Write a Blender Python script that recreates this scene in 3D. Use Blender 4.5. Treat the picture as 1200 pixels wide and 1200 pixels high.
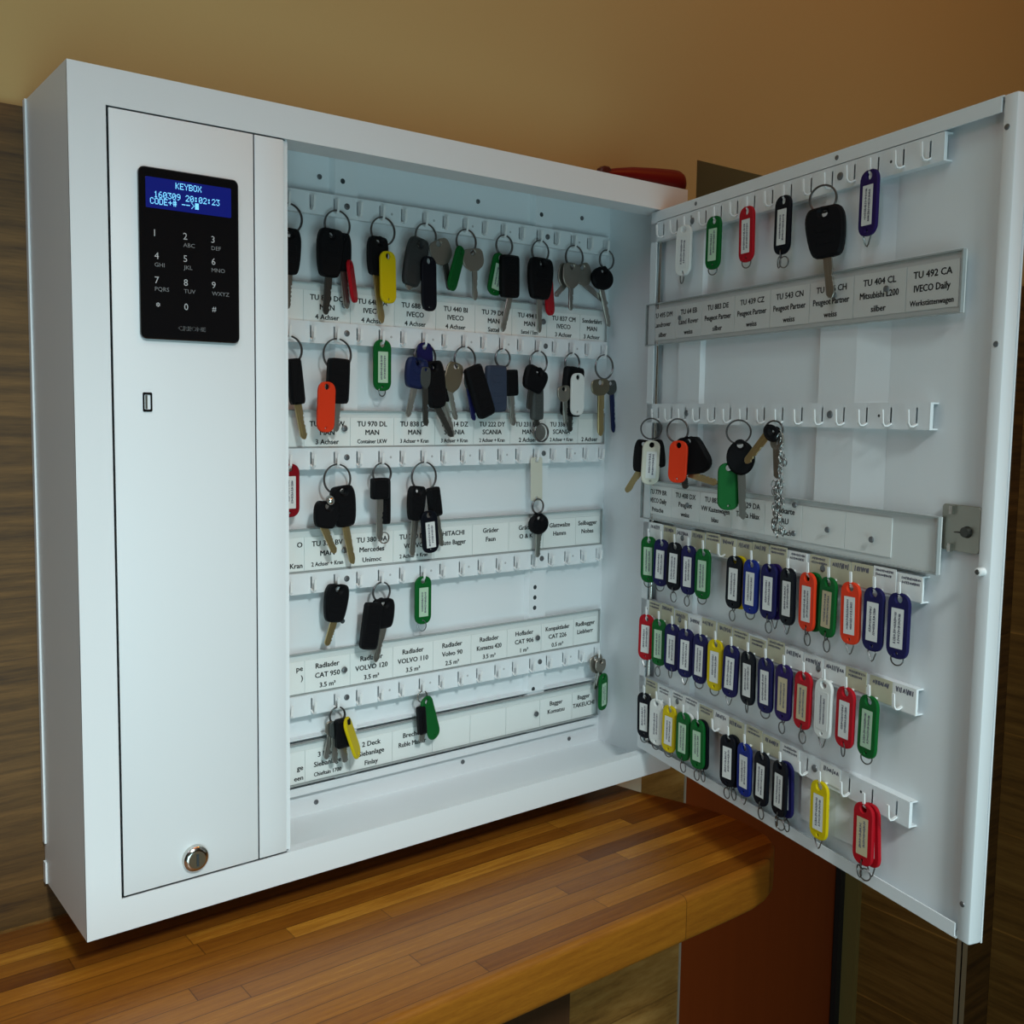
import bpy, bmesh, math, random
from mathutils import Vector, Matrix
for _o in list(bpy.data.objects): bpy.data.objects.remove(_o)
S = bpy.context.scene
COL = S.collection
random.seed(7)
R = math.radians

# ------------------------------------------------------------------ camera, world, lights, exposure
cam_d = bpy.data.cameras.new('camera'); cam = bpy.data.objects.new('camera', cam_d); COL.objects.link(cam)
cam_d.sensor_width = 36; cam_d.lens = 1166.433 / 1200 * 36
cam_d.shift_x = 46.606 / 1200; cam_d.shift_y = -13.563 / 1200
cam_d.clip_start = 0.02
_r = Vector((0.80160, -0.59779, 0.01179)); _u = Vector((0.04366, 0.07821, 0.99598)); _w = _r.cross(_u) * -1
_r.normalize(); _w = _u.cross(_r).normalized(); _u = _r.cross(_w).normalized()
cam.matrix_world = Matrix(((_r.x, _u.x, -_w.x, -0.20215), (_r.y, _u.y, -_w.y, -0.87688), (_r.z, _u.z, -_w.z, 0.40591), (0, 0, 0, 1)))
S.camera = cam
S.view_settings.view_transform = 'Standard'; S.view_settings.look = 'None'
S.view_settings.exposure = 0.0; S.view_settings.gamma = 1.0; S.view_settings.use_curve_mapping = False
world = bpy.data.worlds.new('world'); S.world = world; world.use_nodes = True
world.node_tree.nodes['Background'].inputs[0].default_value = (1.0, 0.85, 0.65, 1); world.node_tree.nodes['Background'].inputs[1].default_value = 0.004

def lamp(name, kind, loc, target, power, color, **kw):
    l = bpy.data.lights.new(name, kind); l.energy = power; l.color = color
    for k, v in kw.items(): setattr(l, k, v)
    o = bpy.data.objects.new(name, l); COL.objects.link(o); o.location = loc
    o.rotation_euler = (Vector(target) - Vector(loc)).to_track_quat('-Z', 'Y').to_euler()
    return o
lamp('key_spot', 'SPOT', (-0.12, -1.50, 1.15), (0.03, -0.36, -0.22), 78, (0.90, 1.0, 0.99), spot_size=R(66), spot_blend=1.0, shadow_soft_size=0.10)  # unseen overhead key light, cone shaped to keep the cabinet's top dimmer
lamp('wall_fill', 'AREA', (-0.25, -0.75, 1.58), (-0.25, -0.1, 0.6), 3.4, (0.62, 0.97, 0.98), size=0.5)  # added fill washing the upper wall, no fixture here
lamp('warm_fill', 'AREA', (0.40, -0.95, 1.58), (0.40, 0.0, 0.8), 2.0, (1.0, 0.26, 0.06), size=0.6)  # added warm fill that balances the wall tint, no real source
lamp('right_warm_fill', 'AREA', (1.15, -1.0, 1.55), (1.1, 0.0, 0.7), 2.4, (1.0, 0.35, 0.02), size=0.35)  # unseen warm fill added to brown the wall towards the doorway
lamp('side_fill', 'AREA', (-0.90, -1.00, 1.30), (-0.4, 0.0, 0.8), 2.6, (0.92, 0.80, 0.92), size=0.4)  # added fill from the keypad side, tuned for tone only
lamp('low_fill', 'AREA', (-0.35, -1.8, -0.25), (0.2, 0.0, 0.0), 11, (0.62, 0.94, 1.0), size=1.0)  # added low frontal fill for the lower front and under the counter


# ------------------------------------------------------------------ materials
MATS = {}
def mat(name, color, rough=0.5, metal=0.0, emit=None, es=0.0, coat=0.0, spec=None, bump=None):
    if name in MATS: return MATS[name]
    m = bpy.data.materials.new(name); m.use_nodes = True; nt = m.node_tree; b = nt.nodes['Principled BSDF']
    b.inputs['Base Color'].default_value = (*color, 1); b.inputs['Roughness'].default_value = rough; b.inputs['Metallic'].default_value = metal
    if coat: b.inputs['Coat Weight'].default_value = coat
    if spec is not None: b.inputs['Specular IOR Level'].default_value = spec
    if emit: b.inputs['Emission Color'].default_value = (*emit, 1); b.inputs['Emission Strength'].default_value = es
    tc = nt.nodes.new('ShaderNodeTexCoord'); nz = nt.nodes.new('ShaderNodeTexNoise')
    nt.links.new(tc.outputs['Object'], nz.inputs['Vector'])
    sc, st = bump if bump else (900.0, 0.04)
    nz.inputs['Scale'].default_value = sc
    bp = nt.nodes.new('ShaderNodeBump'); bp.inputs['Strength'].default_value = st; bp.inputs['Distance'].default_value = 0.0004
    nt.links.new(nz.outputs['Fac'], bp.inputs['Height']); nt.links.new(bp.outputs['Normal'], b.inputs['Normal'])
    MATS[name] = m
    return m

class N:                                             # small node helper
    def __init__(s, m): s.nt = m.node_tree
    def new(s, t, **kw):
        n = s.nt.nodes.new(t)
        for k, v in kw.items(): setattr(n, k, v)
        return n
    def link(s, a, b): s.nt.links.new(a, b)
    def math(s, op, a, b=None):
        n = s.new('ShaderNodeMath', operation=op)
        for i, v in enumerate((a, b)):
            if v is None: continue
            if isinstance(v, (int, float)): n.inputs[i].default_value = v
            else: s.link(v, n.inputs[i])
        return n.outputs[0]
    def comb(s, x, y, z):
        n = s.new('ShaderNodeCombineXYZ')
        for i, v in enumerate((x, y, z)):
            if isinstance(v, (int, float)): n.inputs[i].default_value = v
            else: s.link(v, n.inputs[i])
        return n.outputs[0]
    def ramp(s, fac, stops):
        n = s.new('ShaderNodeValToRGB'); e = n.color_ramp.elements
        while len(e) < len(stops): e.new(0.5)
        for q, (p, c) in zip(e, stops): q.position = p; q.color = (*c, 1)
        s.link(fac, n.inputs[0]); return n.outputs[0]

def wood(name, along, across, row, length, stops, grain=(3.0, 60.0), rough=0.4, seam=0.0, seam_dark=0.45, grain_amt=0.35, coat=0.0, stave_amt=1.0, knots=0.0, fine=0.5, third=None):
    """boards or staves running along one axis, each with its own tone, over a stretched grain"""
    m = bpy.data.materials.new(name); m.use_nodes = True; h = N(m); b = m.node_tree.nodes['Principled BSDF']
    tc = h.new('ShaderNodeTexCoord'); sx = h.new('ShaderNodeSeparateXYZ'); h.link(tc.outputs['Object'], sx.inputs[0])
    A = sx.outputs['XYZ'.index(along)]; C = sx.outputs['XYZ'.index(across)]
    rowf = h.math('DIVIDE', C, row); ri = h.math('FLOOR', rowf)
    if third: C = h.math('ADD', C, h.math('MULTIPLY', sx.outputs['XYZ'.index(third)], 0.8))
    wn = h.new('ShaderNodeTexWhiteNoise', noise_dimensions='1D'); h.link(ri, wn.inputs['W'])
    lenf = h.math('ADD', h.math('DIVIDE', A, length), h.math('MULTIPLY', wn.outputs['Value'], 7.3)); li = h.math('FLOOR', lenf)
    w2 = h.new('ShaderNodeTexWhiteNoise', noise_dimensions='2D'); h.link(h.comb(ri, li, 0), w2.inputs['Vector'])
    g = h.new('ShaderNodeTexNoise'); g.inputs['Scale'].default_value = 1.0; g.inputs['Detail'].default_value = 6; g.inputs['Roughness'].default_value = 0.62
    h.link(h.comb(h.math('MULTIPLY', A, grain[0]), h.math('MULTIPLY', C, grain[1]), h.math('MULTIPLY', w2.outputs['Value'], 40.0)), g.inputs['Vector'])
    g2 = h.new('ShaderNodeTexNoise'); g2.inputs['Scale'].default_value = 1.0; g2.inputs['Detail'].default_value = 3; g2.inputs['Roughness'].default_value = 0.7
    h.link(h.comb(h.math('MULTIPLY', A, grain[0] * 9), h.math('MULTIPLY', C, grain[1] * 6), h.math('MULTIPLY', w2.outputs['Value'], 17.0)), g2.inputs['Vector'])
    fac = h.math('ADD', h.math('MULTIPLY', w2.outputs['Value'], stave_amt * (1 - grain_amt)), h.math('MULTIPLY', h.math('ADD', h.math('MULTIPLY', h.math('SUBTRACT', g.outputs['Fac'], 0.5), 2.4), 0.5), grain_amt))
    if stave_amt < 1: fac = h.math('ADD', fac, (1 - stave_amt) * 0.5 * (1 - grain_amt))
    fac = h.math('ADD', fac, h.math('MULTIPLY', h.math('SUBTRACT', g2.outputs['Fac'], 0.5), fine))
    if knots:
        k = h.new('ShaderNodeTexNoise'); k.inputs['Scale'].default_value = 1.0; k.inputs['Distortion'].default_value = 0.35
        h.link(h.comb(h.math('MULTIPLY', A, 6.0), h.math('MULTIPLY', C, 16.0), 3.0), k.inputs['Vector'])
        fac = h.math('ADD', fac, h.math('MULTIPLY', h.math('SUBTRACT', k.outputs['Fac'], 0.5), knots))
    c = h.ramp(fac, stops)
    if seam:
        fr = h.math('FRACT', rowf); e1 = h.math('LESS_THAN', fr, seam / row)
        fl = h.math('FRACT', lenf); e2 = h.math('LESS_THAN', fl, seam / length)
        e = h.math('MAXIMUM', e1, e2)
        mx = h.new('ShaderNodeMix', data_type='RGBA', blend_type='MULTIPLY'); h.link(h.math('MULTIPLY', e, abs(seam_dark)), mx.inputs['Factor'])
        h.link(c, mx.inputs['A']); mx.inputs['B'].default_value = (0.25, 0.2, 0.15, 1) if seam_dark > 0 else (1.7, 1.6, 1.5, 1); c = mx.outputs['Result']
    h.link(c, b.inputs['Base Color']); b.inputs['Roughness'].default_value = rough
    if coat: b.inputs['Coat Weight'].default_value = coat; b.inputs['Coat Roughness'].default_value = 0.25
    bp = h.new('ShaderNodeBump'); bp.inputs['Strength'].default_value = 0.12; bp.inputs['Distance'].default_value = 0.001
    h.link(g.outputs['Fac'], bp.inputs['Height']); h.link(bp.outputs['Normal'], b.inputs['Normal'])
    MATS[name] = m
    return m

WHITE = mat('white_powder_coat', (0.78, 0.825, 0.85), 0.42, bump=(1400, 0.06))
WHITE2 = mat('white_enamel', (0.84, 0.86, 0.86), 0.35)
SHELL = mat('beige_render', (0.50, 0.36, 0.150), 0.9, bump=(260, 0.25))
CEIL = mat('ceiling_paint', (0.70, 0.62, 0.48), 0.9)
FLOORM = wood('floor_boards', 'X', 'Y', 0.12, 1.1, [(0.0, (0.10, 0.06, 0.03)), (1.0, (0.22, 0.14, 0.07))], rough=0.5, seam=0.003)
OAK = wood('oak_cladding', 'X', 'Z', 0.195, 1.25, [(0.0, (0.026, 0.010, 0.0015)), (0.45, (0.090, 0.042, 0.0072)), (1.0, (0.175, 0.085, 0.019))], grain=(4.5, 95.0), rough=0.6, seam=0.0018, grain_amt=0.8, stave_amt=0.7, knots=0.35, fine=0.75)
OAKBRIGHTENED = wood('brightened_oak_cladding', 'X', 'Z', 0.195, 1.25, [(0.0, (0.12, 0.050, 0.009)), (0.45, (0.33, 0.165, 0.036)), (1.0, (0.50, 0.29, 0.085))], grain=(6.0, 34.0), rough=0.55, seam=0.0018, grain_amt=0.85, stave_amt=0.6, knots=0.8, fine=0.5)  # knottier boards, tone raised to stand in for light under the counter
OAKS = wood('oak_cladding_side', 'Y', 'Z', 0.195, 1.25, [(0.0, (0.075, 0.028, 0.004)), (0.45, (0.19, 0.088, 0.015)), (1.0, (0.32, 0.16, 0.035))], grain=(4.5, 80.0), rough=0.55, seam=0.003, grain_amt=0.7, stave_amt=0.7, knots=0.3, seam_dark=-0.8, fine=0.5)
BUTCHER = wood('oiled_butcher_block', 'X', 'Y', 0.0192, 0.40, [(0.0, (0.085, 0.020, 0.0015)), (0.4, (0.21, 0.066, 0.0045)), (0.75, (0.34, 0.125, 0.009)), (1.0, (0.56, 0.25, 0.026))], grain=(14.0, 260.0), rough=0.40, grain_amt=0.30, coat=0.10, fine=0.36, seam=0.0009, seam_dark=0.75, third='Z')
DARKWOOD = wood('dark_stained_board', 'Z', 'X', 0.5, 1.6, [(0.0, (0.03, 0.013, 0.006)), (1.0, (0.07, 0.03, 0.012))], rough=0.45)
BROWN = wood('brown_door_laminate', 'Z', 'X', 3.0, 5.0, [(0.0, (0.16, 0.027, 0.003)), (1.0, (0.24, 0.045, 0.006))], grain=(1.5, 40.0), rough=0.45, fine=0.2)
TAN = mat('tan_casing', (0.20, 0.15, 0.045), 0.5)
RUBBER = mat('black_rubber', (0.012, 0.012, 0.012), 0.6)
CORNER = mat('grey_edge_trim', (0.52, 0.46, 0.38), 0.35, 0.3)
CREAM = mat('cream_plastic', (0.86, 0.80, 0.64), 0.5)
CREAMTAG = mat('cream_tag_plastic', (0.62, 0.62, 0.52), 0.45)
GLASSBLACK = mat('black_gloss_panel', (0.006, 0.006, 0.007), 0.12)
SCREEN = mat('blue_screen', (0.005, 0.008, 0.06), 0.2, emit=(0.003, 0.006, 0.11), es=1.0)
PIXEL = mat('cyan_pixels', (0.2, 0.5, 0.8), 0.4, emit=(0.16, 0.62, 1.0), es=1.0)
LEGEND = mat('grey_legend', (0.46, 0.47, 0.48), 0.5)
LEGEND2 = mat('faint_legend', (0.20, 0.205, 0.21), 0.5)
CHROME = mat('chrome', (0.62, 0.60, 0.56), 0.16, 1.0)
STEEL = mat('steel', (0.40, 0.385, 0.35), 0.32, 1.0)
WIRE = mat('dark_wire', (0.20, 0.20, 0.20), 0.3, 1.0)
BRASS = mat('brass', (0.52, 0.40, 0.20), 0.36, 1.0)
BRONZE = mat('tarnished_bronze', (0.27, 0.23, 0.16), 0.42, 1.0)
GREYKEY = mat('grey_nickel', (0.30, 0.275, 0.235), 0.42, 0.85)
PLATE = mat('zinc_plate', (0.36, 0.35, 0.30), 0.38, 0.9, bump=(60, 0.3))
SCREW = mat('grey_screw', (0.17, 0.18, 0.19), 0.4, 0.7)
HOLE = mat('dark_hole', (0.03, 0.04, 0.045), 0.8)
INK = mat('black_ink', (0.012, 0.012, 0.014), 0.7)
HANDINK = mat('handwriting_ink', (0.13, 0.13, 0.17), 0.8)
PAPER = mat('white_paper', (0.70, 0.72, 0.71), 0.85)
CARD = mat('label_card', (0.83, 0.85, 0.84), 0.8)
SLIP = mat('yellowed_slip', (0.56, 0.54, 0.39), 0.85)
PAPERGREEN = mat('green_tinted_paper', (0.44, 0.62, 0.45), 0.8)
PAPERTAN = mat('tan_paper', (0.52, 0.44, 0.28), 0.85)
HOLDERBACK = mat('grey_holder_back', (0.72, 0.75, 0.75), 0.5)
BLACKP = mat('black_key_plastic', (0.004, 0.004, 0.005), 0.55, spec=0.12, bump=(1200, 0.2))
CHARP = mat('charcoal_plastic', (0.028, 0.030, 0.030), 0.5, spec=0.25)
DARKP = mat('dark_green_metal', (0.045, 0.052, 0.05), 0.45)
SLATE = mat('slate_blue_plastic', (0.03, 0.043, 0.075), 0.5, spec=0.25)
NAVYP = mat('navy_key_plastic', (0.006, 0.013, 0.065), 0.45, spec=0.25)
DARKMETAL = mat('dark_metal', (0.075, 0.073, 0.066), 0.4, 0.8)
BLUEMETAL = mat('blue_anodised', (0.02, 0.022, 0.12), 0.4, 0.5)
TC = {'red': (0.40, 0.006, 0.014), 'orange': (0.72, 0.045, 0.012), 'darkred': (0.22, 0.004, 0.010), 'green': (0.003, 0.105, 0.018), 'yellow': (0.60, 0.46, 0.003),
      'navy': (0.010, 0.009, 0.070), 'blue': (0.008, 0.022, 0.20), 'violet': (0.020, 0.008, 0.085), 'black': (0.003, 0.004, 0.008), 'white': (0.72, 0.74, 0.72)}
TAGM = {k: mat(k + '_tag_plastic', c, 0.5, spec=0.14) for k, c in TC.items()}
DULLSTEEL = mat('dull_steel', (0.28, 0.28, 0.27), 0.35, 1.0)
TAGM['cream'] = CREAMTAG
REDP = mat('red_pen_plastic', (0.15, 0.004, 0.004), 0.4, spec=0.3)
def clear_plastic():
    m = bpy.data.materials.new('clear_plastic'); m.use_nodes = True; nt = m.node_tree; nt.nodes.clear()
    out = nt.nodes.new('ShaderNodeOutputMaterial'); mx = nt.nodes.new('ShaderNodeMixShader'); tr = nt.nodes.new('ShaderNodeBsdfTransparent'); gl = nt.nodes.new('ShaderNodeBsdfGlossy'); fr = nt.nodes.new('ShaderNodeFresnel')
    tr.inputs[0].default_value = (0.975, 0.985, 0.98, 1); gl.inputs['Roughness'].default_value = 0.12; fr.inputs['IOR'].default_value = 1.08
    nt.links.new(fr.outputs[0], mx.inputs[0]); nt.links.new(tr.outputs[0], mx.inputs[1]); nt.links.new(gl.outputs[0], mx.inputs[2]); nt.links.new(mx.outputs[0], out.inputs[0])
    return m
CLEAR = clear_plastic()


# ------------------------------------------------------------------ mesh helpers
class MB:
    def __init__(s): s.bm = bmesh.new()
    def face(s, vs, mi=0):
        try:
            f = s.bm.faces.new(vs); f.material_index = mi; return f
        except ValueError: return None
    def v(s, co): return s.bm.verts.new(co)
    def quad(s, pts, mi=0): return s.face([s.v(p) for p in pts], mi)
    def box(s, x0, x1, y0, y1, z0, z1, mi=0, bev=0.0):
        V = [s.v((x, y, z)) for x in (x0, x1) for y in (y0, y1) for z in (z0, z1)]
        F = [s.face([V[i] for i in q], mi) for q in ((0, 1, 3, 2), (4, 6, 7, 5), (0, 4, 5, 1), (2, 3, 7, 6), (0, 2, 6, 4), (1, 5, 7, 3))]
        if bev:
            E = list({e for f in F for e in f.edges})
            r = bmesh.ops.bevel(s.bm, geom=E, offset=bev, segments=2, profile=0.5, affect='EDGES')
            for f in r['faces']: f.material_index = mi
    def tube(s, path, r, closed=False, n=8, mi=0):
        P = [Vector(p) for p in path]; m = len(P); rings = []; prev = None
        for i, p in enumerate(P):
            t = (P[(i + 1) % m] - P[i - 1]) if closed else (P[min(i + 1, m - 1)] - P[max(i - 1, 0)])
            t.normalize()
            a = prev if prev is not None else (Vector((0, 1, 0)) if abs(t.y) < 0.9 else Vector((1, 0, 0)))
            a = (a - t * a.dot(t)).normalized(); b = t.cross(a); prev = a
            rings.append([s.v(p + (a * math.cos(2 * math.pi * k / n) + b * math.sin(2 * math.pi * k / n)) * r) for k in range(n)])
        for i in range(m if closed else m - 1):
            A, B = rings[i], rings[(i + 1) % m]
            if closed and i == m - 1:                        # best matching twist at the join
                j0 = min(range(n), key=lambda j: (A[0].co - B[j].co).length); B = B[j0:] + B[:j0]
            for k in range(n): s.face([A[k], A[(k + 1) % n], B[(k + 1) % n], B[k]], mi)
        if not closed: s.face(rings[0][::-1], mi); s.face(rings[-1], mi)
    def lathe(s, prof, n=24, axis='y', c=(0, 0, 0), mi=0, caps=True):
        """prof: (distance along axis, radius)"""
        c = Vector(c); rings = []
        for a, r in prof:
            ring = []
            for k in range(n):
                p, q = r * math.cos(2 * math.pi * k / n), r * math.sin(2 * math.pi * k / n)
                ring.append(s.v(c + Vector({'y': (p, a, q), 'x': (a, p, q), 'z': (p, q, a)}[axis])))
            rings.append(ring)
        for A, B in zip(rings, rings[1:]):
            for k in range(n): s.face([A[k], A[(k + 1) % n], B[(k + 1) % n], B[k]], mi)
        if caps: s.face(rings[0][::-1], mi); s.face(rings[-1], mi)
    def plate(s, pts, y0, th, bev, xf, mi=0, holes=(), mi_front=None, seg=1):
        """an outline (a, c) given thickness along b with bevelled rims, mapped by xf(a, b, c); holes go right through"""
        def inset(P, dd):
            out = []; n = len(P)
            for i in range(n):
                a, b, c = Vector(P[i - 1]), Vector(P[i]), Vector(P[(i + 1) % n])
                e1 = (b - a); e2 = (c - b)
                if e1.length < 1e-9 or e2.length < 1e-9: out.append(tuple(b)); continue
                n1 = Vector((-e1.y, e1.x)).normalized(); n2 = Vector((-e2.y, e2.x)).normalized()
                m = n1 + n2
                if m.length < 1e-6: m = n1
                m.normalize(); out.append(tuple(b + m * dd / max(0.5, m.dot(n1))))
            return out
        def area(P): return sum(P[i - 1][0] * P[i][1] - P[i][0] * P[i - 1][1] for i in range(len(P))) / 2
        loops = []
        for k, P in enumerate([pts, *holes]):
            P = list(P)
            if (area(P) > 0) != (k == 0): P = P[::-1]
            I = inset(P, bev) if bev else P
            lv = [(inset(P, bev * (1 - math.sin(R(90 * j / seg)))) if j < seg else P, y0 + th / 2 - bev * (1 - math.cos(R(90 * j / seg)))) for j in range(seg + 1)] if bev and seg > 1 else []
            lv = lv + [(Q, 2 * y0 - yy) for Q, yy in lv[::-1]] if lv else [(I, y0 + th / 2), (P, y0 + th / 2 - bev), (P, y0 - th / 2 + bev), (I, y0 - th / 2)] if bev else [(P, y0 + th / 2), (P, y0 - th / 2)]
            rings = [[s.v(xf(a, b, c)) for a, c in Q] for Q, b in lv]
            for A, B in zip(rings, rings[1:]):
                for i in range(len(A)): s.face([A[i - 1], A[i], B[i], B[i - 1]], mi)
            loops.append((rings[0], rings[-1]))
        for side in (0, 1):
            rr = [L[side] for L in loops]
            if len(rr) == 1: s.face(rr[0], mi if side or mi_front is None else mi_front)
            else:
                E = []
                for ring in rr:
                    for i in range(len(ring)):
                        e = s.bm.edges.get((ring[i - 1], ring[i])) or s.bm.edges.new((ring[i - 1], ring[i])); E.append(e)
                r = bmesh.ops.triangle_fill(s.bm, use_beauty=True, edges=E)
                for f in r['geom']:
                    if isinstance(f, bmesh.types.BMFace): f.material_index = mi if side or mi_front is None else mi_front
    def text(s, txt, cx, cz, height, xf=None, mi=0, align='CENTER', maxw=None, xs=1.0, bold=0.0):
        """flat lettering: xf(a, c) -> point; (cx, cz) is the middle (or the start) of the line"""
        P, F = glyphs(txt)
        if not P: return
        k = height / 0.72
        w = (max(p[0] for p in P) - min(p[0] for p in P)) * k * xs
        if maxw and w > maxw: xs *= maxw / w; w = maxw
        x0 = min(p[0] for p in P) * k * xs
        off = cx - x0 - (w / 2 if align == 'CENTER' else w if align == 'RIGHT' else 0)
        for sx, sz in (((0, 0),) if not bold else ((-bold, 0), (bold, 0), (0, bold * .6), (0, -bold * .6))):
            V = [s.v(xf(off + p[0] * k * xs + sx * height, cz - height / 2 + p[1] * k + sz * height)) for p in P]
            for f in F: s.face([V[i] for i in f], mi)
    def build(s, name, mats, parent=None, loc=None, smooth=True, recalc=True, rot=None):
        if recalc: bmesh.ops.recalc_face_normals(s.bm, faces=s.bm.faces)
        me = bpy.data.meshes.new(name); s.bm.to_mesh(me); s.bm.free()
        for m in (mats if isinstance(mats, (list, tuple)) else [mats]): me.materials.append(m)
        if smooth:
            me.polygons.foreach_set('use_smooth', [True] * len(me.polygons)); me.set_sharp_from_angle(angle=R(38))
        o = bpy.data.objects.new(name, me); COL.objects.link(o)
        if parent: o.parent = parent
        if loc: o.location = loc
        if rot: o.rotation_euler = rot
        return o

_G = {}
def glyphs(txt):
    key = txt
    if key not in _G:
        cu = bpy.data.curves.new('lettering', 'FONT'); cu.body = txt; cu.resolution_u = 2; cu.size = 1.0
        o = bpy.data.objects.new('lettering', cu); me = o.to_mesh()
        _G[key] = ([(v.co.x, v.co.y) for v in me.vertices], [tuple(p.vertices) for p in me.polygons])
        o.to_mesh_clear(); bpy.data.objects.remove(o); bpy.data.curves.remove(cu)
    return _G[key]

def empty(name, loc, rz=0.0):
    o = bpy.data.objects.new(name, None); COL.objects.link(o); o.location = loc; o.rotation_euler = (0, 0, rz); o.empty_display_size = 0.02
    return o
def tag(o, label, cat, group=None):
    o['label'] = label; o['category'] = cat
    if group: o['group'] = group
    return o
def struct(o): o['kind'] = 'structure'; return o
def rrect(w, h, r, n=5, cx=0.0, cz=0.0):
    P = []
    for sx, sz, a0 in ((1, 1, 0), (-1, 1, 90), (-1, -1, 180), (1, -1, 270)):
        for i in range(n + 1):
            a = R(a0 + 90 * i / n); P.append((cx + sx * (w / 2 - r) + r * math.cos(a), cz + sz * (h / 2 - r) + r * math.sin(a)))
    return P
def circ(r, n=24, cx=0.0, cz=0.0, rz=None):
    return [(cx + r * math.cos(2 * math.pi * i / n), cz + (rz or r) * math.sin(2 * math.pi * i / n)) for i in range(n)]
FRONT = lambda y: (lambda a, c: (a, y, c))
FLAT = lambda a, b, c: (a, -b, c)                       # thickness towards the viewer (-y)

# ------------------------------------------------------------------ the room
ZF, ZC = -0.95, 1.62
CX = 0.8205                                            # outside corner of the doorway
DW = 1.6155                                            # far reveal of the doorway
def slab(name, m, *boxes, bev=0.0):
    b = MB()
    for q in boxes: b.box(*q, bev=bev)
    return struct(b.build(name, m, smooth=False))
slab('wall_back', SHELL, (-2.4, CX, 0.013, 0.25, ZF, ZC), (CX, DW, 0.013, 0.25, 0.7345, ZC), (DW + 0.0, 1.745, 0.013, 0.32, ZF, ZC))
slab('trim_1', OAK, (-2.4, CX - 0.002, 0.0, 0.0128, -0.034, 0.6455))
slab('trim_9', OAKBRIGHTENED, (-2.4, CX - 0.002, 0.0, 0.0128, ZF, -0.0342))           # knotty boards below the counter top, light put into their colour
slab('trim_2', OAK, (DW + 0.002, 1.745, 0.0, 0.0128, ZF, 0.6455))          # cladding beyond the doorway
slab('trim_3', OAKS, (DW - 0.001, DW + 0.0, 0.0, 0.208, ZF, 0.7343))       # clad reveal
slab('trim_4', CORNER, (CX - 0.0022, CX + 0.0012, -0.0012, 0.0128, ZF, 0.6455))
slab('trim_5', mat('pale_edge_trim', (0.42, 0.33, 0.21), 0.5), (DW - 0.003, DW + 0.016, -0.003, -0.0002, ZF, 0.6455), (DW - 0.003, DW - 0.0012, -0.0029, 0.008, ZF, 0.6455))
slab('trim_6', TAN, (DW - 0.014, DW - 0.001, 0.208, 0.238, ZF, 0.7343))
slab('trim_7', RUBBER, (DW - 0.030, DW - 0.001, 0.2382, 0.249, ZF, 0.7343))
slab('door_1', BROWN, (CX - 0.02, DW - 0.002, 0.252, 0.29, ZF + 0.005, 0.76))
slab('wall_right', SHELL, (1.7455, 1.90, -3.2, 0.32, 0.6456, ZC), (1.76, 1.90, -3.2, 0.32, ZF, 0.6456))
slab('trim_8', OAKS, (1.73, 1.7454, -3.2, -0.0005, ZF, 0.6455), (1.7455, 1.7598, -3.2, -0.0005, ZF, 0.6454))
slab('wall_left', SHELL, (-2.5, -2.4, -3.2, 0.25, ZF, ZC))
slab('wall_front', SHELL, (-2.5, 1.90, -3.3, -3.2, ZF, ZC))
slab('floor', FLOORM, (-2.5, 1.90, -3.3, 0.32, ZF - 0.05, ZF))
slab('ceiling', CEIL, (-2.5, 1.90, -3.3, 0.32, ZC, ZC + 0.05))

# ------------------------------------------------------------------ counter under the cabinet
ct = tag(empty('counter', (0, 0, ZF)), 'wooden counter of glued brown staves with a rounded end under the key cabinet', 'counter')
def outline():
    P = [(-2.3, -0.0012), (-2.3, -0.297), (0.545, -0.297)]
    P += [(0.580, -0.2963), (0.604, -0.2925), (0.627, -0.284), (0.6455, -0.2715), (0.657, -0.256), (0.6635, -0.238), (0.666, -0.215), (0.6655, -0.192), (0.662, -0.168), (0.651, -0.131), (0.637, -0.092), (0.630, -0.06), (0.622, -0.0012)]
    return P
b = MB(); b.plate(outline(), -0.056, 0.044, 0.006, lambda a, t, c: (a, c, t), seg=4)
w_ = b.build('worktop', BUTCHER, ct); w_.location = (0, 0, -ZF)
b = MB(); b.box(-2.2, 0.43, -0.20, -0.18, ZF, -0.0782, bev=0.001); b.build('base_panel', DARKWOOD, ct, (0, 0, -ZF))
b = MB(); b.box(0.634, 0.7225, -0.0125, -0.0006, -0.17, -0.004, bev=0.002)
b.box(0.66, 0.70, -0.0135, -0.0124, -0.10, -0.06, bev=0.0004)
for sx in (0.675, 0.685): b.lathe([(-0.0150, 0.0015), (-0.0134, 0.0015)], 10, 'y', (sx, 0, -0.08))
tag(b.build('junction_box', CREAM), 'cream plastic junction box on the wall below the cabinet, beside the counter end', 'junction box')

# ------------------------------------------------------------------ key cabinet
W, H, D = 0.65, 0.65, 0.1235
kc = tag(empty('key_cabinet', (0, 0, 0)), 'large white steel key cabinet with keypad and open door mounted above the wooden counter', 'key cabinet')
b = MB(); T = 0.0015
b.box(0, T, -D + 0.0006, -0.0005, 0, H); b.box(W - T, W, -D + 0.0006, -0.0005, 0, H)
b.box(T, W - T, -D + 0.0006, -0.0005, 0, T); b.box(T, W - T, -D + 0.0006, -0.0005, H - T, H)
b.box(T, W - T, -0.0055, -0.004, T, H - T)
b.build('body', WHITE, kc, smooth=False)
b = MB()
F = 0.0265
for q in ((0, W, H - F, H), (0, W, 0, F), (0, F, F, H - F), (W - F, W, F, H - F)): b.box(q[0], q[1], -D, -D + 0.0015, q[2], q[3])
b.box(0.1685, W - F, -D + 0.0015, -D + 0.031, H - F, H - F + 0.0012)        # folded-in returns
b.box(0.1685, W - F, -D + 0.0015, -D + 0.012, F - 0.0012, F)
b.box(W - F - 0.0002, W - F + 0.001, -D + 0.0015, -D + 0.010, F, H - F)
b.build('front_frame', WHITE, kc, smooth=False)
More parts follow.
